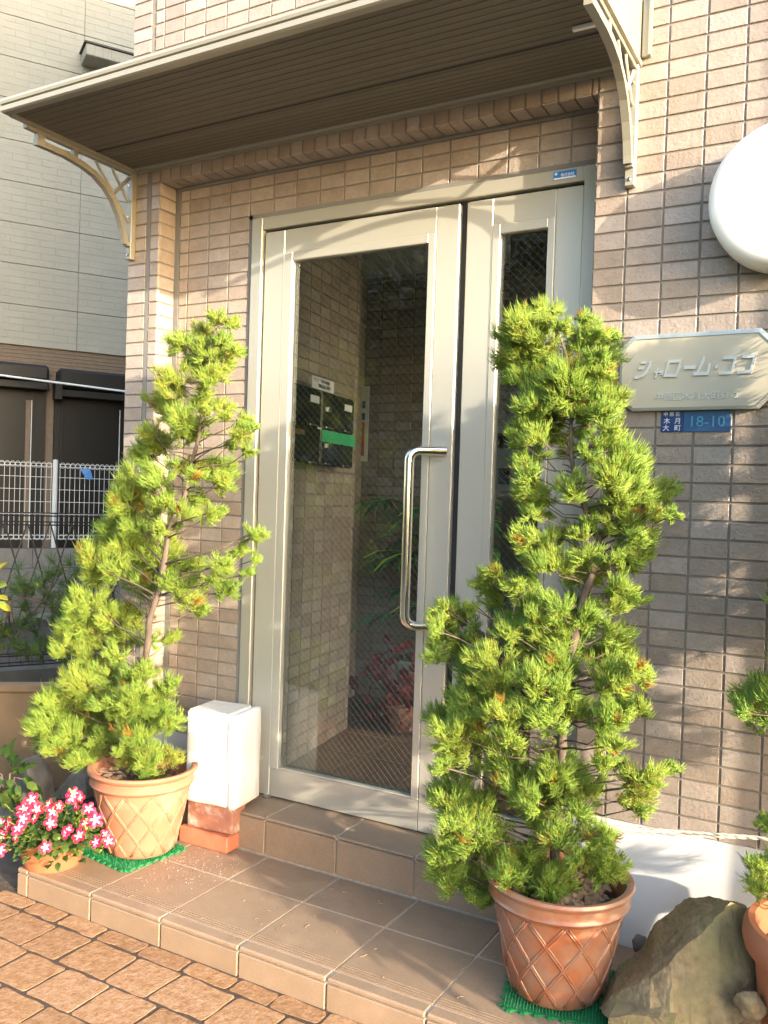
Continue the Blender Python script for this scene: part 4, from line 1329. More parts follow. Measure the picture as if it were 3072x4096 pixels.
def clump_list(specs, zf, scale_px, yc, rs, dmin=-0.10, dmax=0.07, rmul=1.26):
    out = []
    for (x, y, R_) in specs:
        px, py = zf(x, y)
        yy_ = yc + rs.uniform(dmin, dmax)
        c = at(px, py, 1, yy_)
        dep = (c - CAM) @ RM[:, 1]
        out.append((c, R_ * scale_px * dep / FPX * rmul))
    return out + [(c + np.array([rs.uniform(-.03, .03), rs.uniform(.03, .10), rs.uniform(-.03, .03)]), R_) for c, R_ in out if rs.uniform() < 0.42]
rs = np.random.RandomState(5)
Z3 = zoomer(0, 1300, 1100, 1622.0)
D1 = lambda x, y: (x * K, y * K)
LT_a = [(470, 690, 26), (440, 718, 27), (498, 700, 17), (514, 757, 16), (455, 745, 22), (425, 742, 22)]
LT_b = [(1080, 110, 85), (1230, 170, 90), (1310, 90, 60), (1380, 150, 50), (1030, 330, 105), (1220, 330, 85), (1150, 250, 70), (960, 440, 85), (1090, 560, 95), (1200, 500, 50), (1320, 520, 65), (1160, 640, 60), (1000, 520, 70), (1420, 640, 75), (1470, 740, 50), (1480, 600, 50), (1360, 700, 50), (900, 640, 70), (870, 760, 95), (960, 900, 105), (820, 920, 105), (930, 680, 80), (1240, 850, 85), (1150, 880, 70), (1300, 900, 60), (1100, 830, 55), (730, 1040, 100), (700, 1180, 105), (820, 1190, 90), (790, 1080, 80), (1060, 1100, 75), (1240, 1120, 70), (1290, 1090, 45), (940, 1200, 60), (540, 1370, 100), (640, 1290, 90), (760, 1290, 100), (880, 1370, 105), (720, 1430, 100), (590, 1480, 90), (870, 1520, 95), (990, 1400, 80), (1090, 1410, 60), (800, 1480, 80), (1500, 1230, 60), (1420, 1330, 65), (1300, 1410, 75), (1510, 1380, 40), (1340, 1560, 75), (1250, 1490, 60), (1460, 1460, 40), (1080, 1570, 105), (1000, 1530, 70), (1170, 1660, 65), (530, 1640, 120), (660, 1720, 100), (480, 1760, 90), (450, 1850, 120), (600, 1860, 140), (740, 1840, 80), (380, 1900, 80), (880, 1860, 60), (560, 1980, 105), (700, 1950, 80)]
LT_c = [(430, 170, 85), (560, 150, 80), (480, 260, 95), (600, 240, 60), (310, 290, 105), (300, 400, 115), (420, 400, 105), (250, 460, 75), (240, 340, 60), (460, 500, 100), (350, 540, 85), (500, 560, 80), (450, 600, 75), (390, 470, 80), (540, 500, 60), (590, 300, 70), (730, 150, 75), (730, 260, 85), (880, 210, 75), (940, 185, 50), (800, 320, 95), (700, 380, 70), (880, 350, 85), (950, 400, 65), (690, 460, 65), (780, 480, 85), (740, 560, 85), (830, 600, 75), (800, 690, 65), (660, 550, 45)]
cl_left = clump_list(LT_a, D1, K, -0.22, rs, -.06, .04) + clump_list(LT_b, Z3, 1100 / 1622, -0.23, rs, -.10, .07) + clump_list(LT_c, Z6, 1200 / 1659, -0.29, rs, -.13, .02)
tl = [(300, 1655), (300, 1560), (306, 1470), (318, 1400), (324, 1335), (345, 1270), (368, 1140), (398, 1075), (415, 1000), (432, 930), (437, 860), (452, 780), (466, 705)]
trunkL = [tuple(at(x * K, y * K, 1, -0.262 + 0.03 * math.sin(i))) for i, (x, y) in enumerate(tl)]
trunkL[0] = (trunkL[1][0], -0.26, LP[2] + 0.20)
def fillers(trunk, n, rs, skip=None, spread=.06):
    out = []
    for _ in range(n):
        i = rs.randint(2, len(trunk) - 1); f = rs.uniform()
        p = np.array(trunk[i - 1]) * (1 - f) + np.array(trunk[i]) * f
        if skip and skip[0] < p[2] < skip[1]: continue
        out.append((p + np.array([rs.normal(0, spread), rs.uniform(-.07, .06), rs.normal(0, .02)]), rs.uniform(.042, .058)))
    return out
cl_left += fillers(trunkL, 16, rs, (0.72, 0.95), .045)
juniper('twisted green juniper in the pale orange pot left of the door', trunkL, 0.0145, cl_left, 31, 40, LP, 0.0)

RT_a = [(570, 110, 90), (470, 180, 90), (420, 250, 75), (560, 230, 90), (650, 180, 55), (770, 140, 48), (760, 230, 95), (840, 220, 55), (830, 320, 60), (430, 340, 90), (530, 330, 95), (460, 420, 75), (620, 390, 105), (780, 350, 95), (860, 400, 55), (700, 470, 115), (560, 470, 85), (820, 470, 85), (885, 460, 55), (520, 570, 95), (650, 560, 85), (790, 580, 80), (560, 640, 80), (470, 690, 65), (450, 740, 55), (540, 720, 75), (640, 715, 70), (900, 680, 65), (860, 740, 85), (480, 830, 65), (560, 800, 60), (500, 900, 75), (540, 980, 85), (560, 1040, 75), (520, 1090, 60), (760, 700, 55), (960, 850, 105), (890, 920, 80), (1040, 870, 60), (990, 960, 95), (930, 1000, 85), (850, 1080, 85), (1060, 1040, 80), (960, 1120, 85), (1100, 1100, 65), (1190, 1100, 45), (890, 1170, 60), (1020, 1200, 65), (1060, 1180, 60), (980, 1280, 75), (1060, 1300, 45), (920, 1310, 55), (750, 1190, 55), (640, 1190, 55), (490, 1210, 75), (590, 1260, 95), (560, 1330, 85), (650, 1330, 85), (770, 1290, 75), (800, 1380, 85), (740, 1400, 75), (940, 1440, 75), (1000, 1500, 65), (930, 1540, 65), (340, 1370, 65), (295, 1420, 60), (330, 1500, 65), (450, 1430, 65), (480, 1510, 65), (100, 1570, 75), (60, 1640, 60), (170, 1600, 75), (220, 1545, 45), (110, 1700, 95), (230, 1650, 60), (190, 1780, 95), (60, 1760, 55), (280, 1800, 65), (400, 1660, 75), (450, 1710, 65), (540, 1600, 75), (640, 1540, 85), (720, 1600, 85), (630, 1680, 105), (760, 1640, 60), (560, 1760, 95), (690, 1770, 85), (960, 1730, 45), (870, 1800, 65), (960, 1790, 75), (1040, 1830, 50)]
RT_b = [(60, 20, 55), (300, 60, 105), (260, 170, 105), (240, 290, 105), (370, 130, 95), (520, 140, 85), (620, 80, 95), (640, 180, 75), (80, 310, 70), (120, 400, 85), (85, 560, 50), (180, 470, 95), (130, 520, 75), (480, 260, 95), (600, 320, 90), (400, 400, 75), (360, 300, 75), (410, 540, 95), (430, 640, 85), (160, 680, 105), (110, 740, 75), (220, 780, 105), (150, 850, 75), (640, 600, 85), (560, 660, 80), (780, 670, 85), (740, 760, 80), (600, 800, 105), (640, 900, 75), (520, 720, 75), (250, 880, 105), (350, 860, 70), (280, 970, 95), (120, 960, 95), (100, 1040, 85), (190, 1100, 105), (270, 1180, 65), (400, 1080, 85), (500, 1080, 95), (600, 1130, 85), (640, 1180, 50), (540, 1020, 60), (770, 970, 75), (870, 900, 75), (880, 1050, 75), (720, 1010, 65), (840, 1080, 55), (900, 100, 100), (1010, 90, 60), (850, 170, 60), (940, 160, 55), (870, 320, 85), (950, 310, 55), (860, 400, 60), (920, 460, 65), (870, 540, 50), (950, 560, 45), (1030, 660, 85), (1100, 650, 45), (970, 720, 55), (1050, 760, 55)]
cl_right = clump_list(RT_a, Z5, 1372 / 1659, -0.29, rs, -.13, .06, 1.25) + clump_list(RT_b, Z8, 1372 / 1659, -0.34, rs, -.17, .04, 1.32)
tr_ = [(1196, 1880), (1202, 1800), (1208, 1700), (1213, 1618), (1218, 1520), (1232, 1420), (1262, 1290), (1297, 1180), (1277, 1139), (1262, 1090), (1248, 1045), (1237, 1005), (1233, 940), (1234, 880), (1228, 790), (1200, 700)]
trunkR = [tuple(at(x * K, y * K, 1, -0.315 + 0.02 * math.sin(i))) for i, (x, y) in enumerate(tr_)]
trunkR[0] = (trunkR[1][0], -0.32, RP[2] + 0.20)
cl_right += fillers(trunkR, 30, rs, (1.06, 1.36))
juniper('tallest bright green juniper in the glossy red brown pot right of the door', trunkR, 0.0145, cl_right, 32, 40, RP, 0.05)

RT_c = [(1580, 220, 85), (1640, 160, 75), (1640, 330, 85), (1565, 280, 65), (1690, 250, 90), (1650, 850, 45), (1625, 1060, 65), (1605, 1160, 60), (1650, 1120, 70), (1700, 1000, 80)]
cl_third = clump_list(RT_c, Z8, 1372 / 1659, -0.34, rs, -.08, .04)
for k_ in range(210):
    z = 0.5 + 1.36 * rs.uniform(0, 1) ** 0.55; a = rs.uniform(0, 6.28); q = (0.27 - 0.07 * z) * math.sqrt(rs.uniform(.25, 1))
    c = np.array([0.57 + q * math.cos(a), -0.31 + (0.85 if z > 1.05 else 0.5) * q * math.sin(a), z])
    pp = project(c)
    if pp and pp[0] < 3110 and 0 < pp[1] < 4096: continue
    cl_third.append((c, rs.uniform(.05, .075)))
trunk3 = [(0.50, -0.25, 0.30), (0.53, -0.24, 0.6), (0.60, -0.28, 0.95), (0.57, -0.31, 1.3), (0.60, -0.29, 1.6), (0.58, -0.29, 1.8)]
juniper('juniper in the plain orange pot cut off by the right edge', trunk3, 0.015, cl_third, 33, 30, R2, 0.08)

# unseen shrub pot added at right to dapple the pot and rock with shade
P4 = (1.27, -0.86, 0.0)
sp4 = thing('plant_pot', 'unseen plain brown pot with a low shrub added on the right for its shade', 'plant pot', P4)
o = MB(); o.lathe([(0.0, 0), (0.12, 0.0), (0.15, 0.25), (0.165, 0.30), (0.165, 0.33), (0.15, 0.33), (0.13, 0.28), (0, 0.28)], P4, 40); o.build('body', M['terracotta_plain'], sp4, smooth='auto')
rr4 = random.Random(14); it4 = []
for k_ in range(620):
    v = Vector((rr4.gauss(0, 1), rr4.gauss(0, 1), rr4.gauss(0, 1))).normalized()
    it4.append((Vector((P4[0], P4[1], 0.63)) + Vector((v.x * .17, v.y * .16, v.z * .19)) * rr4.uniform(.3, 1), v, Vector((0, 0, 1)) + v * .3, .07, .045, rr4.random()))
leaf_mesh('foliage', M['broadleaf'], it4, sp4, kind='stuff')

# ropes tied between the junipers
rp2 = thing('rope', 'two grey white rope strands stretched between the junipers before the white plinth', 'rope', (0.2, -0.2, 0.51))
for pts in ([(-0.11, -0.32, 0.468), (-0.02, -0.235, 0.492), (0.14, -0.225, 0.511), (0.30, -0.215, 0.530), (0.47, -0.215, 0.548)],
            [(-0.11, -0.31, 0.452), (-0.02, -0.225, 0.474), (0.14, -0.22, 0.498), (0.30, -0.205, 0.523), (0.47, -0.20, 0.545)]):
    V_ = [Vector(p) for p in pts]
    for ph in (0, math.pi):
        o = MB(); q = []
        for i in range(len(V_) - 1):
            for k_ in range(22):
                s = k_ / 22
                p = V_[i].lerp(V_[i + 1], s); w_ = (i * 22 + k_) * 0.95 + ph
                q.append(p + Vector((0, math.cos(w_), math.sin(w_))) * 0.0018)
        o.tube(q, 0.0021, 5)
        o.build('strand', M['rope'], rp2, smooth=True)

# ------------------------------------------------------------------ foam box on two bricks
def brick(name, label, c, hx, hy, hz, ang, mat, seed):
    o = MB(); o.box(-hx, hx, -hy, hy, -hz, hz, bev=0.004)
    b = o.build(name, mat)
    r = random.Random(seed)
    for v in b.data.vertices:
        v.co += Vector((r.uniform(-1, 1), r.uniform(-1, 1), r.uniform(-1, 1))) * 0.0012
    b.location = c; b.rotation_euler = (0, 0, ang)
    return tag(b, label, 'brick')
ba = math.radians(4)
brick('brick', 'orange red brick lying flat on the tiled step at the bottom of the stack', (-1.443, -0.092, TR + 0.0285), 0.105, 0.051, 0.028, math.radians(1), M['brick_red'], 1)
brick('brick', 'whitish stained brown brick stacked on the orange brick under the foam box', (-1.431, -0.086, TR + 0.057 + 0.0485), 0.095, 0.040, 0.048, math.radians(4), M['brick_brown'], 2)
fb = thing('foam_box', 'white polystyrene foam box standing on end on two bricks beside the door', 'box', (-1.425, -0.06, 0.236))
fa = math.radians(7)
Mx = Matrix.Translation((-1.4225, -0.066, 0.2365)) @ Matrix.Rotation(fa, 4, 'Z')
def foam(x0, x1, y0, y1, z0, z1, b, seed, name, mat='foam'):
    bm = bmesh.new()
    vs, fs = bevbox(x0, x1, y0, y1, z0, z1, b)
    bv = [bm.verts.new(v) for v in vs]
    for f in fs: bm.faces.new([bv[i] for i in f])
    bmesh.ops.recalc_face_normals(bm, faces=bm.faces)
    bmesh.ops.subdivide_edges(bm, edges=bm.edges, cuts=3, use_grid_fill=True)
    r = random.Random(seed)
    from mathutils import noise as mn
    for v in bm.verts:
        v.co += mn.noise_vector(v.co * 22 + Vector((seed, 0, 0))) * 0.0022
    me = bpy.data.meshes.new(name); bm.to_mesh(me); bm.free()
    me.transform(Mx); me.materials.append(M[mat])
    me.polygons.foreach_set('use_smooth', [True] * len(me.polygons)); me.set_sharp_from_angle(angle=math.radians(50))
    return link(name, me, fb)
foam(-0.103, 0.068, -0.080, 0.082, 0.0, 0.316, 0.007, 3, 'body')
foam(0.0705, 0.101, -0.084, 0.084, -0.004, 0.318, 0.007, 4, 'lid')
o = MB(); o.box(-0.096, 0.060, -0.072, 0.076, 0.316, 0.3185, mat=Mx); o.build('grimy_top', M['foam_grey'], fb)
foam(-0.103, 0.066, -0.0835, -0.079, 0.278, 0.292, 0.002, 8, 'ridge')
foam(0.0690, 0.099, -0.0868, -0.083, 0.16, 0.30, 0.002, 9, 'tab')

# ------------------------------------------------------------------ impatiens pot
FP = (-1.768, -0.500, TR)
fp = thing('flower_pot', 'low orange bowl of pink and white impatiens at the left end of the step', 'flower pot', FP)
o = MB(); o.lathe([(0.0, 0.012), (0.070, 0.012), (0.078, 0.0), (0.086, 0.0), (0.093, 0.025), (0.106, 0.075), (0.112, 0.080), (0.112, 0.094), (0.105, 0.096), (0.100, 0.08)], FP, 48)
o.build('bowl', M['terracotta_plain'], fp, smooth='auto')
o = MB(); o.lathe([(0.10, 0.078), (0, 0.085)], FP, 30); o.build('soil', M['soil'], fp)
r = random.Random(12)
items = []
FC = Vector((-1.775, -0.50, 0.215))
for k_ in range(560):
    v = rvec(r)
    q = Vector((v.x * 0.190, v.y * 0.15, abs(v.z) * 0.125 - 0.085)) * r.uniform(0.55, 1.0)
    p = FC + q
    d = Vector((v.x, v.y, 0.1 + r.uniform(-.5, .3)))
    items.append((p, d, Vector((v.x * .5, v.y * .5 - .2, 1)), r.uniform(.028, .046), r.uniform(.018, .028), min(1, max(0, r.gauss(.5, .25)))))
leaf_mesh('leaves', M['impatiens'], items, fp, kind='stuff')
o = MB()
for k_ in range(26):
    a = r.uniform(0, 6.28); q = r.uniform(.05, .15)
    o.tube([(FP[0] + .03 * math.cos(a), FP[1] + .03 * math.sin(a), FP[2] + .08), (FC.x + q * math.cos(a), FC.y + q * math.sin(a), FC.z + r.uniform(-.02, .07))], 0.0022, 5)
o.build('stems', M['impatiens'], fp)
def flower_mesh():
    V = [(0, 0, 0.001)]; F = []
    R0 = 0.0185
    for pt in range(5):
        ac = pt * 2 * math.pi / 5
        for k_ in range(7):
            t = -0.62 + 1.24 * k_ / 6
            rr_ = R0 * (1.0 - 0.42 * (abs(t) / 0.62) ** 2.2) * (0.97 if abs(t) < .12 else 1)
            V.append((rr_ * math.cos(ac + t), rr_ * math.sin(ac + t), -0.0025 + 0.0028 * math.cos(t * 2.5) + 0.0012 * (pt % 2)))
            V.append((rr_ * .5 * math.cos(ac + t), rr_ * .5 * math.sin(ac + t), 0.001 + 0.0010 * math.cos(t * 2.5)))
        b = 1 + pt * 14
        for k_ in range(6):
            F.append((b + 2 * k_, b + 2 * k_ + 2, b + 2 * k_ + 3, b + 2 * k_ + 1))
            F.append((b + 2 * k_ + 1, b + 2 * k_ + 3, 0))
    me = bpy.data.meshes.new('flower'); me.from_pydata(V, [], F); me.update()
    me.materials.append(M['petal'])
    me.polygons.foreach_set('use_smooth', [True] * len(me.polygons))
    return me
fm = flower_mesh()
ZF = zoomer(0, 2600, 700)
fl = [(300, 1420), (350, 1510), (500, 1530), (720, 1460), (330, 1590), (480, 1640), (810, 1640), (905, 1610), (175, 1690), (155, 1770), (80, 1650), (615, 1740), (750, 1760), (430, 1870), (910, 1820), (1000, 1750), (230, 1510), (220, 1600), (700, 1360), (840, 1510), (20, 1760), (5, 1900), (20, 1640), (460, 1460), (760, 1400), (190, 1530), (640, 1710), (1030, 1810), (250, 1560), (680, 1400), (60, 1700), (560, 1480)]
for i, (x, y) in enumerate(fl):
    yy_ = -0.555 - 0.10 * (y - 1380) / 500 + r.uniform(-.015, .015)
    if x > 700: yy_ += 0.05
    c = at(*ZF(x, y), 1, yy_)
    nd = Vector((0.35 + r.uniform(-.65, .65), -0.85, 0.45 + r.uniform(-.55, .65)))
    e = (nd.to_track_quat('Z', 'Y') @ Matrix.Rotation(r.uniform(0, 6.28), 3, 'Z').to_quaternion()).to_euler()
    s = r.uniform(1.0, 1.5)
    f_ = inst('flower', fm, fp, tuple(c), e, (s, s, s))

it = []
for k_ in range(70):
    x, y = r.choice(fl); c = at(*ZF(x + r.uniform(-90, 90), y + r.uniform(-60, 90)), 1, -0.585 + r.uniform(-.05, .06))
    it.append((Vector(c), rvec(r) + Vector((0, -.4, .5)), rvec(r), r.uniform(.008, .013), r.uniform(.006, .009), r.random()))
leaf_mesh('buds', M['yellow_leaf'], it, fp, kind='stuff')

# ------------------------------------------------------------------ rocks
def rock_from(name, label, V, F, mat, seed, cuts=3, amp=0.006, freq=18):
    from mathutils import noise as mn
    bm = bmesh.new()
    bv = [bm.verts.new(v) for v in V]
    for f in F: bm.faces.new([bv[i] for i in f])
    bmesh.ops.recalc_face_normals(bm, faces=bm.faces)
    bmesh.ops.triangulate(bm, faces=bm.faces)
    bmesh.ops.subdivide_edges(bm, edges=bm.edges, cuts=cuts * 2 + 1, use_grid_fill=True)
    for v in bm.verts:
        v.co += mn.noise_vector(v.co * freq + Vector((seed * 3.1, 0, 0))) * amp + mn.noise_vector(v.co * freq * 3.3) * amp * .45 + mn.noise_vector(v.co * freq * 9) * amp * .32
    me = bpy.data.meshes.new(name); bm.to_mesh(me); bm.free()
    me.materials.append(mat)
    o = link(name, me)
    return tag(o, label, 'rock')
Zk = zoomer(2300, 3600, 772); Zw = zoomer(2400, 3200, 672)
ridge = [at(*Zk(*q), 1, y_) for q, y_ in (((215, 940), -.40), ((300, 835), -.41), ((480, 765), -.42), ((640, 655), -.42), ((820, 530), -.41), ((1000, 345), -.38), ((1200, 165), -.34), ((1340, 22), -.30), ((1490, 75), -.265))]
backc = [at(*Zk(*q), 1, y_) for q, y_ in (((205, 925), -.36), ((250, 800), -.30), ((385, 560), -.27), ((560, 440), -.25), ((690, 212), -.23), ((830, 100), -.22), ((890, 40), -.21))] + [at(*Zw(890, 958), 1, -.21), at(*Zw(1070, 935), 1, -.21), at(*Zw(1300, 1000), 1, -.22), at(*Zw(1420, 1035), 1, -.235)]
bot = [at(*Zk(*q), 1, y_) for q, y_ in (((215, 965), -.41), ((300, 1025), -.45), ((480, 1030), -.48), ((640, 1030), -.49), ((800, 1080), -.48), ((1000, 1120), -.46), ((1300, 1120), -.42), ((1560, 1000), -.36), ((1680, 900), -.30))]
V = [tuple(p) for p in ridge] + [tuple(p) for p in backc] + [tuple(p) for p in bot]
nr, nb = len(ridge), len(backc)
F = []
# top-left sloping face between the ridge and the rear outline
ri = list(range(nr)); bi = list(range(nr, nr + nb)); oi_ = list(range(nr + nb, nr + nb + len(bot)))
pair = [(0, 0), (1, 1), (2, 2), (3, 3), (4, 4), (5, 6), (6, 8), (7, 9), (8, 10)]
for (a0, b0), (a1, b1) in zip(pair[:-1], pair[1:]):
    F.append(tuple([ri[a0], ri[a1]] + [bi[k_] for k_ in range(b1, b0 - 1, -1)]))
for k_ in range(nr - 1):
    F.append((ri[k_], oi_[k_], oi_[k_ + 1], ri[k_ + 1]))
n0 = len(V)
for p in backc: V.append((p[0], -0.06, max(0.0, p[2] * 0.4 - 0.03)))
for k_ in range(nb - 1):
    F.append((bi[k_], bi[k_ + 1], n0 + k_ + 1, n0 + k_))
tri_end = at(*Zk(1680, 500), 1, -.22)
V.append(tuple(tri_end)); e_ = len(V) - 1
F += [(ri[-1], oi_[-1], e_), (ri[-1], e_, bi[-1]), (bi[-1], e_, n0 + nb - 1), (bi[0], oi_[0], ri[0])]
rock_from('rock', 'big angular olive brown rock leaning between the two right pots', V, F, M['rock'], 2, 4, 0.006, 14)
# slab under it
sl_ = [at(*Zk(*q), 1, -0.50) for q in ((290, 1012), (430, 995), (620, 992), (720, 1015), (850, 1080))]
V = [tuple(p) for p in sl_] + [(p[0], -0.38, p[2] + 0.01) for p in sl_] + [(p[0], -0.52, -0.01) for p in sl_] + [(p[0], -0.38, -0.01) for p in sl_]
n = 5; F = []
for k_ in range(n - 1):
    F += [(k_, k_ + 1, n + k_ + 1, n + k_), (k_, 2 * n + k_, 2 * n + k_ + 1, k_ + 1), (n + k_, n + k_ + 1, 3 * n + k_ + 1, 3 * n + k_)]
F += [(0, n, 3 * n, 2 * n), (n - 1, 2 * n - 1 + 0, 4 * n - 1, 3 * n - 1)]
rock_from('rock', 'low flat tan stone slab at the foot of the big olive rock', V, F, M['rock'], 5, 2, 0.003, 20)
def pebble_rock(name, label, c, s, mat, seed, sub=2, ang=0.0):
    from mathutils import noise as mn
    bm = bmesh.new(); bmesh.ops.create_icosphere(bm, subdivisions=sub + 1, radius=1)
    for v in bm.verts:
        v.co += mn.noise_vector(v.co * 1.3 + Vector((seed, seed * .7, 0))) * 0.30
        v.co += mn.noise_vector(v.co * 4.0 + Vector((seed, 0, 0))) * 0.06
        v.co = Vector((v.co.x * s[0], v.co.y * s[1], v.co.z * s[2]))
    me = bpy.data.meshes.new(name); bm.to_mesh(me); bm.free(); me.materials.append(mat)
    me.polygons.foreach_set('use_smooth', [True] * len(me.polygons)); me.set_sharp_from_angle(angle=math.radians(32))
    o = link(name, me); o.location = c; o.rotation_euler = (0, 0, ang)
    return tag(o, label, 'rock')
c = at(*Zk(1510, 900), 1, -0.42); pebble_rock('rock', 'small whitish grey stone between the olive rock and the plain orange pot', tuple(c), (.030, .025, .030), M['rock'], 1)
c = at(*Zk(1430, 1040), 1, -0.45); pebble_rock('rock', 'small brown stone at the foot of the plain orange pot', (c[0], c[1], 0.03), (.06, .04, .03), M['rock'], 3)
c = at(*Zw(395, 1420), 1, -0.15); pebble_rock('rock', 'dark round pebble perched behind the left edge of the olive rock', tuple(c), (.020, .018, .024), M['rock_grey'], 6)

# ------------------------------------------------------------------ debris on the step (foam crumbs, dry needles)
r = random.Random(8); mb = MB()
for k_ in range(240):
    x_ = r.gauss(-1.34, .09); y_ = r.gauss(-.26, .085)
    if not (-.57 < y_ < -.10) or x_ < -1.48 and y_ > -.2: continue
    s = r.uniform(.0005, .0012)
    mb.add([(x_ - s, y_, TR + s), (x_ + s, y_, TR + s), (x_, y_ - s, TR + s), (x_, y_ + s, TR + s), (x_, y_, TR + 2 * s), (x_, y_, TR)], [(0, 2, 4), (2, 1, 4), (1, 3, 4), (3, 0, 4)])
o = mb.build('foam_crumbs', M['white_paint'], kind='stuff'); tag(o, 'white foam crumbs strewn over the tiled step beside the bricks', 'crumbs')
mb = MB()
for k_ in range(60):
    x_ = r.uniform(-1.5, -.15); y_ = r.uniform(-.56, -.10); a = r.uniform(0, 6.28); L = r.uniform(.008, .022)
    mb.tube([(x_, y_, TR + .0014), (x_ + L * .5 * math.cos(a), y_ + L * .5 * math.sin(a), TR + .002), (x_ + L * math.cos(a + .4), y_ + L * math.sin(a + .4), TR + .0014)], .0007, 4)
o = mb.build('dry_needles', M['pebbles'], kind='stuff'); tag(o, 'dry fallen juniper needles scattered on the tiled step', 'needles')

# ------------------------------------------------------------------ neighbour's garden on the left
U = Vector((0.5185, 0.855, 0)); NV = Vector((0.855, -0.5185, 0))      # along the neighbour's wall, and out of it
# house
Pw = at_depth(270 * K, 770 * K, 9.8)
def wp(px, py):                                                    # photo pixel onto the neighbour's wall plane
    return Vector(at_plane(px, py, Pw, tuple(NV)))
def su(p): return (Vector(p) - Vector(Pw)).dot(U)
Z5b = zoomer(0, 1350, 560, 1376.0)
zs = Pw[2]
house = thing('neighbour_house', 'cream sided neighbouring house with black shutter boxes beyond the white fence', 'house', (Pw[0], Pw[1], 0))
Pv = Vector((Pw[0], Pw[1], 0))
def hbox(mb, s0, s1, n0, n1, z0, z1, bev=0.0):
    c = Pv + U * ((s0 + s1) / 2) + NV * ((n0 + n1) / 2)
    mb.obox((c.x, c.y, (z0 + z1) / 2), U, NV, (0, 0, 1), (s1 - s0) / 2, (n1 - n0) / 2, (z1 - z0) / 2, bev=bev)
o = MB(); hbox(o, -3.2, 2.8, -4.0, -0.03, 0, 12.0); o.build('wall', M['siding_brown'], house)
zc = zs
vj = su(wp(182 * K, 100 * K))
k_ = 0
hgt = 0.43
while zc < 10.8:
    for (a, b) in ((-3.2, vj - 2.0), (vj - 2.0, vj), (vj, vj + 2.0), (vj + 2.0, 2.8)):
        if b - a < .05: continue
        c = Pv + U * ((a + b) / 2) + NV * (-0.012)
        mb = MB(); mb.box(-(b - a) / 2 + .002, (b - a) / 2 - .001, 0.002, hgt - .002, -0.014, 0.014, bev=0.003)
        q = mb.build('siding_panel', M['siding'], house)
        q.matrix_parent_inverse = Matrix.Identity(4)
        q.matrix_parent_inverse = Matrix.Translation(-parent_origin(house))
        q.location = (c.x, c.y, zc)
        # local x along the wall, local y up, local z out of the wall
        q.rotation_euler = Matrix(((U.x, 0, NV.x), (U.y, 0, NV.y), (0, 1, 0))).to_euler()
    zc += hgt
o = MB()
for k_ in range(16):
    z = zs - 0.006 - k_ * 0.02
    hbox(o, -3.2, 2.8, -0.03, -0.016 if k_ % 2 else -0.022, z - 0.018, z)
o.build('ribbed_band', M['siding_brown'], house)
def wz(x, y): 
    p = wp(*Z5b(x, y)); return su(p), p.z
s440, _ = wz(440, 900); s525, _ = wz(528, 900)
zb1 = wz(300, 285)[1]; zb0 = wz(300, 470)[1]
o = MB(); hbox(o, s440 + 0.004, s525 - 0.004, -0.029, -0.012, 0.2, zs - 0.3); o.build('pilaster', M['siding_brown'], house)
zbr1 = wz(800, 345)[1]
def window(s0, s1, z1, z0, zbox):
    mb = MB(); hbox(mb, s0, s1, -0.029, 0.02, 0.15, zbox - 0.0); w_ = mb.build('window', M['dark_frame'], house)
    mb = MB(); hbox(mb, s0, s1 , 0.021, 0.24, zbox + 0.03, z1, bev=0.03); hbox(mb, s0, s1, 0.022, 0.20, zbox - 0.06, zbox + 0.026, bev=0.01)
    mb.build('shutter_box', M['dark_frame'], w_)
    mb = MB(); hbox(mb, s0 + .09, s1 - .14, 0.021, 0.026, 0.3, zbox - .14); mb.build('pane', M['dark_pane'], w_)
    mb = MB(); hbox(mb, s0 + .06, s0 + .085, 0.021, 0.045, 0.2, zbox - .08); mb.build('shutter_rail', M['dark_frame'], w_); mb = MB(); hbox(mb, s1 - .135, s1 - .11, 0.021, 0.045, 0.2, zbox - .08); mb.build('shutter_rail', M['dark_frame'], w_)
    return w_
w1 = window(-3.1, s440, zb1, 0.2, zb0)
w2 = window(s525, 2.3, zbr1, 0.2, wz(800, 560)[1])
sx, _ = wz(305, 700); sx2, _ = wz(1165, 900)
for s_c, top, wn in ((sx, wz(305, 620)[1], w1), (sx2, wz(1165, 720)[1], w2)):
    mb = MB(); hbox(mb, s_c - .004, s_c + .004, 0.046, 0.054, 0.4, top); mb.build('cord', M['white_wire'], wn)
s240, _ = wz(246, 900); s300, _ = wz(300, 900)
mb = MB(); hbox(mb, s240, s300 - .006, 0.028, 0.034, 0.3, wz(300, 620)[1]); mb.build('curtain', M['siding_brown'], w1)
# hood over a vent
a = wp(330, 175); b = wp(480, 260)
s0 = su(wp(325, 200)); z0 = wp(325, 200).z - 0.10
mb = MB(); hbox(mb, s0, s0 + 1.1, 0.002, 0.30, z0 - 0.07, z0 + 0.05, bev=0.008); mb.build('window_hood', M['siding'], house)
mb = MB(); hbox(mb, s0 - .02, s0 + 1.12, 0.002, 0.315, z0 + 0.052, z0 + 0.07); mb.build('hood_flashing', M['dark_frame'], house)
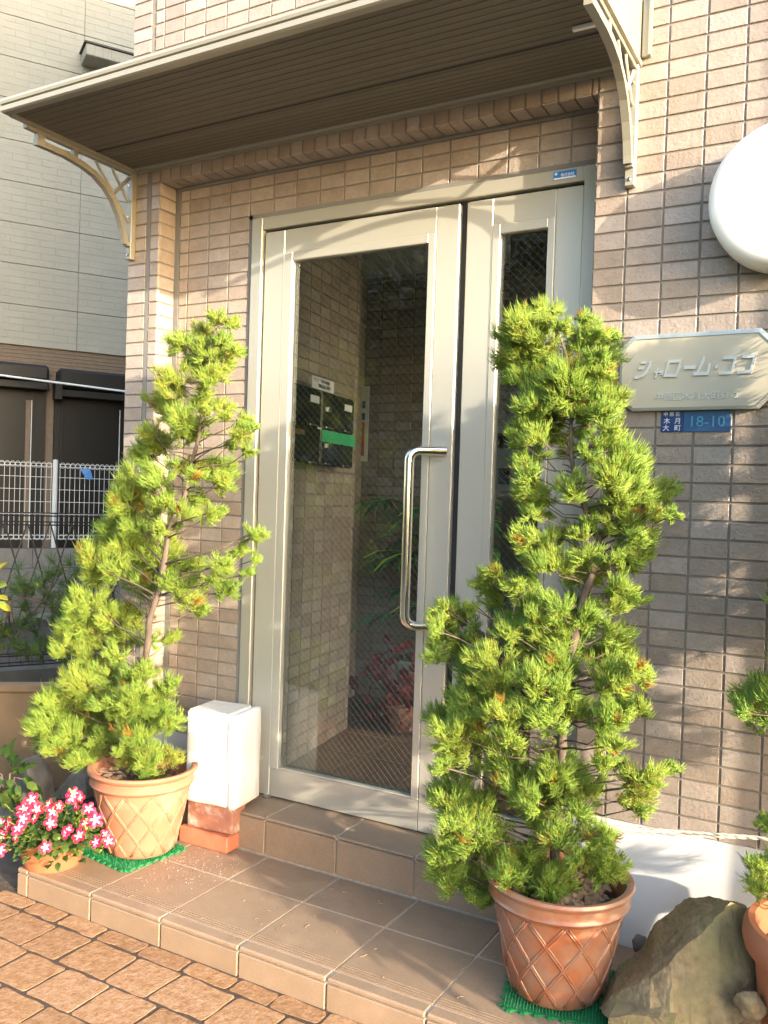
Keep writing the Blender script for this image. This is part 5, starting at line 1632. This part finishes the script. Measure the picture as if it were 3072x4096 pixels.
# laundry pole in front of the shutters
lpz0 = at_depth(*Z5b(0, 370), 8.9); lpz1 = at_depth(*Z5b(1225, 530), 9.15)
pole = thing('laundry_pole', 'thin white laundry pole running in front of the black shutter boxes', 'pole', tuple((lpz0 + lpz1) / 2))
d = Vector(lpz1) - Vector(lpz0)
o = MB(); o.tube([Vector(lpz0) - d * .6, Vector(lpz1) + d * .6], 0.011, 8); o.build('pole', M['white_wire'], pole)
o = MB(); q = at_depth(*Z5b(565, 520), 9.3); o.obox(tuple(q), U, NV, (0, 0, 1), 0.035, 0.1, 0.10); o.obox((q[0], q[1], q[2] + .09), U, NV, (0, 0, 1), 0.11, 0.02, 0.012); o.build('pole_holder', M['dark_frame'], pole)

# white mesh fence on a block wall
F0 = Vector(at_depth(120 * K, 997 * K, 8.5)); ztf = F0.z; F0.z = 0
zbf = at_depth(116 * K, 1170 * K, 8.5)[2]
wf = thing('white_mesh_fence', 'white wire mesh fence with a round post standing on the block wall', 'fence', (F0.x, F0.y, zbf))
def fpnt(s, z, n_=0.0):
    p = F0 + U * s + NV * n_; return (p.x, p.y, z)
for s in (-2.0, 0.0, 2.0):
    o = MB(); o.tube([fpnt(s, zbf - .06), fpnt(s, ztf + .005)], 0.0235, 14); o.lathe([(0.025, 0), (0.02, .012), (0, .016)], fpnt(s, ztf + .005), 14)
    o.build('post', M['white_wire'], wf, smooth='auto')
for pan in (-2, 0):
    o = MB(); s = pan + .045
    ns = 42
    for i in range(ns):
        s = pan + .04 + i * (1.92 / (ns - 1))
        o.tube([fpnt(s, zbf + .02, .028), fpnt(s, ztf - .03, .028)], 0.0030, 4, cap=False)
    for z in (ztf - .155, ztf - .275, ztf - .395, ztf - .515, ztf - .05, ztf - .025, zbf + .03, zbf + .06):
        if z > zbf: o.tube([fpnt(pan + .03, z, .031), fpnt(pan + 1.97, z, .031)], 0.0028, 4, cap=False)
    for zc_, sg_ in ((ztf - .037, 1), (zbf + .045, 1)):
        for i in range(ns - 1):
            s = pan + .04 + (i + .5) * (1.92 / (ns - 1))
            ring = [fpnt(s + .021 * math.cos(t * .5236), zc_ + .026 * math.sin(t * .5236), .034) for t in range(13)]
            o.tube(ring, 0.0026, 4, cap=False)
    o.build('mesh_panel', M['white_wire'], wf, kind='stuff', fixn=False)
bl = thing('block_wall', 'grey concrete block wall carrying the white mesh fence', 'wall', (F0.x, F0.y, 0))
o = MB(); c = F0 - NV * .0; o.obox((F0.x, F0.y, (zbf - .06) / 2), U, NV, (0, 0, 1), 3.0, .045, (zbf - .07) / 2); o.build('core', M['dark_block'], bl)
for rr_ in range(4):
    z1 = zbf - .065 - rr_ * .19
    for kx in range(-6, 7):
        s = kx * .39 + (.195 if rr_ % 2 else 0)
        if z1 - .19 < -.2: continue
        o = MB(); c = F0 + U * s + NV * 0.005
        o.obox((c.x, c.y, z1 - .094), U, NV, (0, 0, 1), .193, .05, .093, bev=.004); o.build('block', M['block'], bl)
rag = MB()
q = at_depth(*Z5b(835, 1290), 8.44); q2 = at_depth(*Z5b(880, 1395), 8.42)
rag.add([tuple(Vector(q) - U * .05), tuple(Vector(q) + U * .05), tuple(Vector(q2) + U * .03 + NV * .02), tuple(Vector(q2) - U * .03 + NV * .03), tuple((Vector(q) + Vector(q2)) / 2 + NV * .03 - U * .02)], [(0, 1, 4), (1, 2, 4), (2, 3, 4), (3, 0, 4)])
rg = rag.build('cloth', simple('pale_blue_cloth', (0.10, 0.24, 0.48), 0.8)); tag(rg, 'small blue rag hanging from the white mesh fence', 'cloth')

# black lattice fence, nearer
B0 = Vector(at_depth(60 * K, 1108 * K, 5.4)); ztb = B0.z; B0.z = 0
zbb = at_depth(60 * K, 1438 * K, 5.4)[2]
bf = thing('black_lattice_fence', 'black twisted wire lattice fence in front of the grey block wall', 'fence', (B0.x, B0.y, zbb))
def bpnt(s, z, n_=0.0):
    p = B0 + U * s + NV * n_; return (p.x, p.y, z)
o = MB()
for z in (ztb, ztb - .018, ztb - .055, ztb - .075, zbb + .075, zbb + .06, zbb + .02, zbb):
    o.tube([bpnt(-2.5, z), bpnt(2.2, z)], 0.0046, 5, cap=False)
s = -2.5
while s < 2.2:
    o.tube([bpnt(s, ztb), bpnt(s, ztb - .075)], 0.002, 4, cap=False); o.tube([bpnt(s + .02, zbb + .075), bpnt(s + .02, zbb)], 0.002, 4, cap=False); s += .0665
o.build('rail', M['black_wire'], bf, kind='stuff', fixn=False)
o = MB()
dx, dz = 0.133, 0.234
H = ztb - .06 - (zbb + .07)
for i in range(-28, 20):
    for sg_ in (1, -1):
        a = i * dx
        L_ = H / dz * dx
        pts = []
        for q in range(int(H / dz * 6) + 1):
            f_ = q / 6
            w_ = 0.004 * math.sin(f_ * math.pi * 6)
            pts.append(bpnt(a + sg_ * f_ * dx * .5 * 2 * .5 + 0, ztb - .06 - f_ * dz, 0.004 * sg_ + w_ * .3))
        o.tube(pts, 0.0058, 4, cap=False)
o.build('lattice', M['black_wire'], bf, kind='stuff', fixn=False)
o = MB(); o.obox((B0.x, B0.y, zbb / 2 - .03), U, NV, (0, 0, 1), 2.4, .06, zbb / 2 + .01); cu = o.build('concrete_curb', M['dark_block'])
tag(cu, 'dark concrete curb under the black lattice fence', 'curb')
# posts of the black fence
o = MB(); o.tube([bpnt(-1.2, zbb), bpnt(-1.2, ztb + .02)], .016, 10); o.tube([bpnt(0.8, zbb), bpnt(0.8, ztb + .02)], .016, 10); o.build('post', M['black_wire'], bf)
# stones and tub behind the lattice
q = at_depth(205 * K, 1290 * K, 6.6); pebble_rock('rock', 'pale tan ornamental stone behind the black lattice fence', tuple(q), (.17, .10, .13), M['rock'], 9)
q = at_depth(150 * K, 1340 * K, 6.6); pebble_rock('rock', 'flat grey stone behind the black lattice fence', tuple(q), (.30, .12, .05), M['rock_grey'], 10)

# tan retaining wall with posts, nearest part of the garden
T0 = Vector(at_depth(0, 1490 * K, 3.75)); T0.z = 0
ztt = at_depth(60 * K, 1490 * K, 3.75)[2]
tw = thing('retaining_wall', 'low tan retaining wall of panels with dark posts left of the pale orange pot', 'wall', (T0.x, T0.y, 0))
Ut = Vector((0.80, 0.60, 0)); Nt = Vector((0.60, -0.80, 0))
for i in range(6):
    c = T0 + Ut * (-.75 + i * .262)
    o = MB(); o.obox((c.x, c.y, ztt / 2 - .01), Ut, Nt, (0, 0, 1), .118, .02, ztt / 2, bev=.004); o.build('panel', M['tan_wall'], tw)
    c = c + Ut * .131 + Nt * .004
    o = MB(); o.obox((c.x, c.y, ztt / 2 - .012), Ut, Nt, (0, 0, 1), .0125, .024, ztt / 2, bev=.003); o.build('post', M['dark_block'], tw)
c = T0 - Ut * .1
o = MB(); o.obox((c.x, c.y, ztt + .008), Ut, Nt, (0, 0, 1), .80, .035, .016, bev=.004); o.build('coping', M['tan_wall'], tw)
# rocks behind the flowers
q = at(*Z6(190, 730), 1, -0.16); pebble_rock('rock', 'upright rounded grey rock behind the flowers', (q[0], q[1], q[2] - .03), (.075, .06, .13), M['rock_grey'], 12)
q = [at(*Z6(*v), 1, -0.12) for v in ((285, 815), (430, 640), (475, 700), (480, 815), (395, 830))]
V = [tuple(p) for p in q] + [(p[0] - .03, 0.02, max(0, p[2] - .05)) for p in q]
V = V + []
F = [(0, 1, 2, 3, 4)] + [(k_, (k_ + 1) % 5, 5 + (k_ + 1) % 5, 5 + k_) for k_ in range(5)] + [(9, 8, 7, 6, 5)]
rock_from('rock', 'pointed tan rock between the flowers and the pale orange pot', V, F, M['rock_grey'], 14, 2, .006, 20)
for i, (x, y, yy_, s) in enumerate(((60, 900, -.30, (.16, .12, .07)), (230, 850, -.14, (.12, .1, .06)))):
    q = at(*Z6(x, y), 1, yy_); pebble_rock('rock', ['low flat grey rock at the left edge behind the flowers', 'low dark rock between the upright rock and the pointed rock'][i], (q[0], q[1], .03), s, M['rock_grey'], 17 + i)
# broadleaf plants
r = random.Random(31)
def shrub(name, label, c, R_, n, L, mat, seed):
    r = random.Random(seed)
    t = thing(name, label, 'plant', (c[0], c[1], max(0, c[2] - R_[2] - .05)))
    it = []
    o = MB()
    for k_ in range(n):
        v = rvec(r); p = Vector(c) + Vector((v.x * R_[0], v.y * R_[1], v.z * R_[2])) * r.uniform(.4, 1)
        it.append((p, v + Vector((0, 0, -.1)), Vector((.3, -.5, 1)) + rvec(r) * .6, r.uniform(.7, 1.2) * L, r.uniform(.45, .7) * L, r.random()))
        if k_ % 6 == 0: o.tube([(c[0], c[1], max(0, c[2] - R_[2] - .05)), tuple((Vector(c) + p) / 2), tuple(p)], .003, 4)
    leaf_mesh('leaves', mat, it, t); o.build('stems', M['bark'], t)
q = at(*Z6(40, 690), 1, -.30); shrub('leafy_plant', 'green broad leaved plant at the left edge above the flowers', tuple(q), (.13, .08, .10), 46, .06, M['broadleaf'], 3)
q = at_depth(8 * K, 1262 * K, 3.6); shrub('leafy_shrub', 'yellowing broad leaved shrub cut off by the left edge', (q[0] - .085, q[1], q[2] - .04), (.09, .06, .16), 20, .060, M['yellow_leaf'], 4)
# pine with long needles
pt = thing('pine_tree', 'small pine with long needles behind the twisted juniper on the left', 'tree', tuple(at_depth(160 * K, 1420 * K, 4.2)))
bp = [(215, 1400), (180, 1366), (150, 1352), (120, 1318), (90, 1300), (50, 1290), (20, 1300)]
bpts = [Vector(at_depth(x * K, y * K, 4.2 - i * .03)) for i, (x, y) in enumerate(bp)]
o = MB(); o.tube([bpts[0] + Vector((.12, .05, -.45))] + bpts, [.022, .017, .014, .012, .010, .008, .006, .004], 7)
tw_ = [(100, 1290), (60, 1330), (150, 1270), (40, 1380), (120, 1400), (75, 1405), (170, 1300), (20, 1270), (190, 1340), (140, 1330), (20, 1350), (60, 1260), (130, 1240), (5, 1380)]
rsn = np.random.RandomState(9)
P0 = []; D0 = []; LN = []
for (x, y) in tw_:
    c = np.array(at_depth(x * K, y * K, 4.15 + rsn.uniform(-.12, .12)))
    j = min(range(len(bpts)), key=lambda k_: (bpts[k_] - Vector(c)).length)
    o.tube([bpts[j], (bpts[j] + Vector(c)) / 2 + Vector((0, 0, -.01)), Vector(c)], [.006, .004, .003], 5)
    for q in range(8):
        ctr = c + rsn.normal(size=3) * np.array([.05, .05, .03])
        d = unit(rsn.normal(size=3) + UP * .9)
        n = 34
        P0.append(np.repeat(ctr[None], n, 0) + rsn.normal(size=(n, 3)) * .004)
        D0.append(unit(d * .6 + unit(rsn.normal(size=(n, 3))) * .8)); LN.append(rsn.uniform(.05, .085, n))
o.build('trunk', M['bark'], pt, smooth=True)
P0 = np.concatenate(P0); D0 = np.concatenate(D0); LN = np.concatenate(LN); n = len(P0)
side_ = unit(np.cross(D0, np.array([.3, .5, .8]))) * .0016; s2_ = unit(np.cross(D0, side_)) * .0016
V = np.stack([P0 + side_, P0 - side_ * .5 + s2_, P0 - side_ * .5 - s2_, P0 + D0 * LN[:, None]], 1)
F = (np.arange(n) * 4)[:, None, None] + np.array([(0, 1, 3), (1, 2, 3), (2, 0, 3)])[None]
me = tri_mesh('needles', V.reshape(-1, 3), F.reshape(-1, 3), np.repeat(rsn.uniform(0.1, 1, n), 4)); me.materials.append(M['pine']); link('crown', me, pt, kind='stuff')

# ------------------------------------------------------------------ across the street (seen mirrored in the door glass)
def street_tree(label, x, y, h_, R_, seed):
    t = thing('street_tree', label, 'tree', (x, y, 0), 'trees across the street')
    r = random.Random(seed)
    o = MB(); o.tube([(x, y, -.03), (x + .06, y, h_ * .3), (x - .05, y + .05, h_ * .55), (x, y, h_ * .85)], [.16, .13, .10, .04], 9)
    for k_ in range(7):
        a = k_ * .9 + r.random(); o.tube([(x, y, h_ * (.35 + .05 * k_)), (x + R_ * .6 * math.cos(a), y + R_ * .6 * math.sin(a), h_ * (.55 + .05 * k_))], [.06, .02], 6)
    o.build('trunk', M['bark'], t, smooth=True)
    it = []
    cl = [(Vector((x + r.gauss(0, R_ * .45), y + r.gauss(0, R_ * .45), h_ * .68 + r.gauss(-.04 * h_, h_ * .17))), R_ * r.uniform(.28, .5)) for _ in range(40)]
    for c, q in cl:
        for _ in range(190):
            v = rvec(r) * q * (r.random() ** .4)
            it.append((c + v, rvec(r), rvec(r) + Vector((0, 0, 1)), r.uniform(.08, .13), r.uniform(.06, .09), r.random()))
    leaf_mesh('crown', M['street_leaf'], it, t)
street_tree('leafy street tree across the road mirrored in the door glass', -4.9, -8.2, 6.2, 2.2, 1)
street_tree('leafy street tree mirrored in the upper part of the door glass', -2.6, -9.4, 6.4, 2.2, 2)
street_tree('leafy street tree standing farthest left across the road', -8.0, -8.6, 6.4, 2.3, 3)
ob = thing('apartment_block', 'grey apartment block added across the road as a backdrop for the door glass', 'building', (-8, -17, 0))  # invented block, a plain backdrop behind the trees in the glass reflection
o = MB(); o.box(-24, 0.0, -22, -16, -.03, 8.4); o.build('wall', M['siding'], ob)
for i in range(3):
    for j in range(6):
        o = MB(); o.box(-22.5 + j * 3.4, -20.9 + j * 3.4, -16.02, -15.96, 0.9 + i * 2.7, 2.2 + i * 2.7); o.build('window', M['dark_pane'], ob)
hg = thing('hedge', 'long clipped hedge along the far side of the road', 'hedge', (0, -9.5, 0))
o = MB(); o.box(-12, 9, -10.0, -9.4, -.03, 1.25); o.build('body', M['soil'], hg)
r = random.Random(77); it = []
for _ in range(5200):
    x_ = r.uniform(-12, 9)
    p = Vector((x_, -9.38 + r.uniform(-.05, .1), r.uniform(0, 1.3))) if r.random() < .6 else Vector((x_, r.uniform(-10, -9.35), 1.27 + r.uniform(-.05, .08)))
    it.append((p, rvec(r), Vector((0, .6, .6)) + rvec(r), r.uniform(.07, .13), r.uniform(.05, .08), r.random()))
leaf_mesh('foliage', M['street_leaf'], it, hg, kind='stuff')
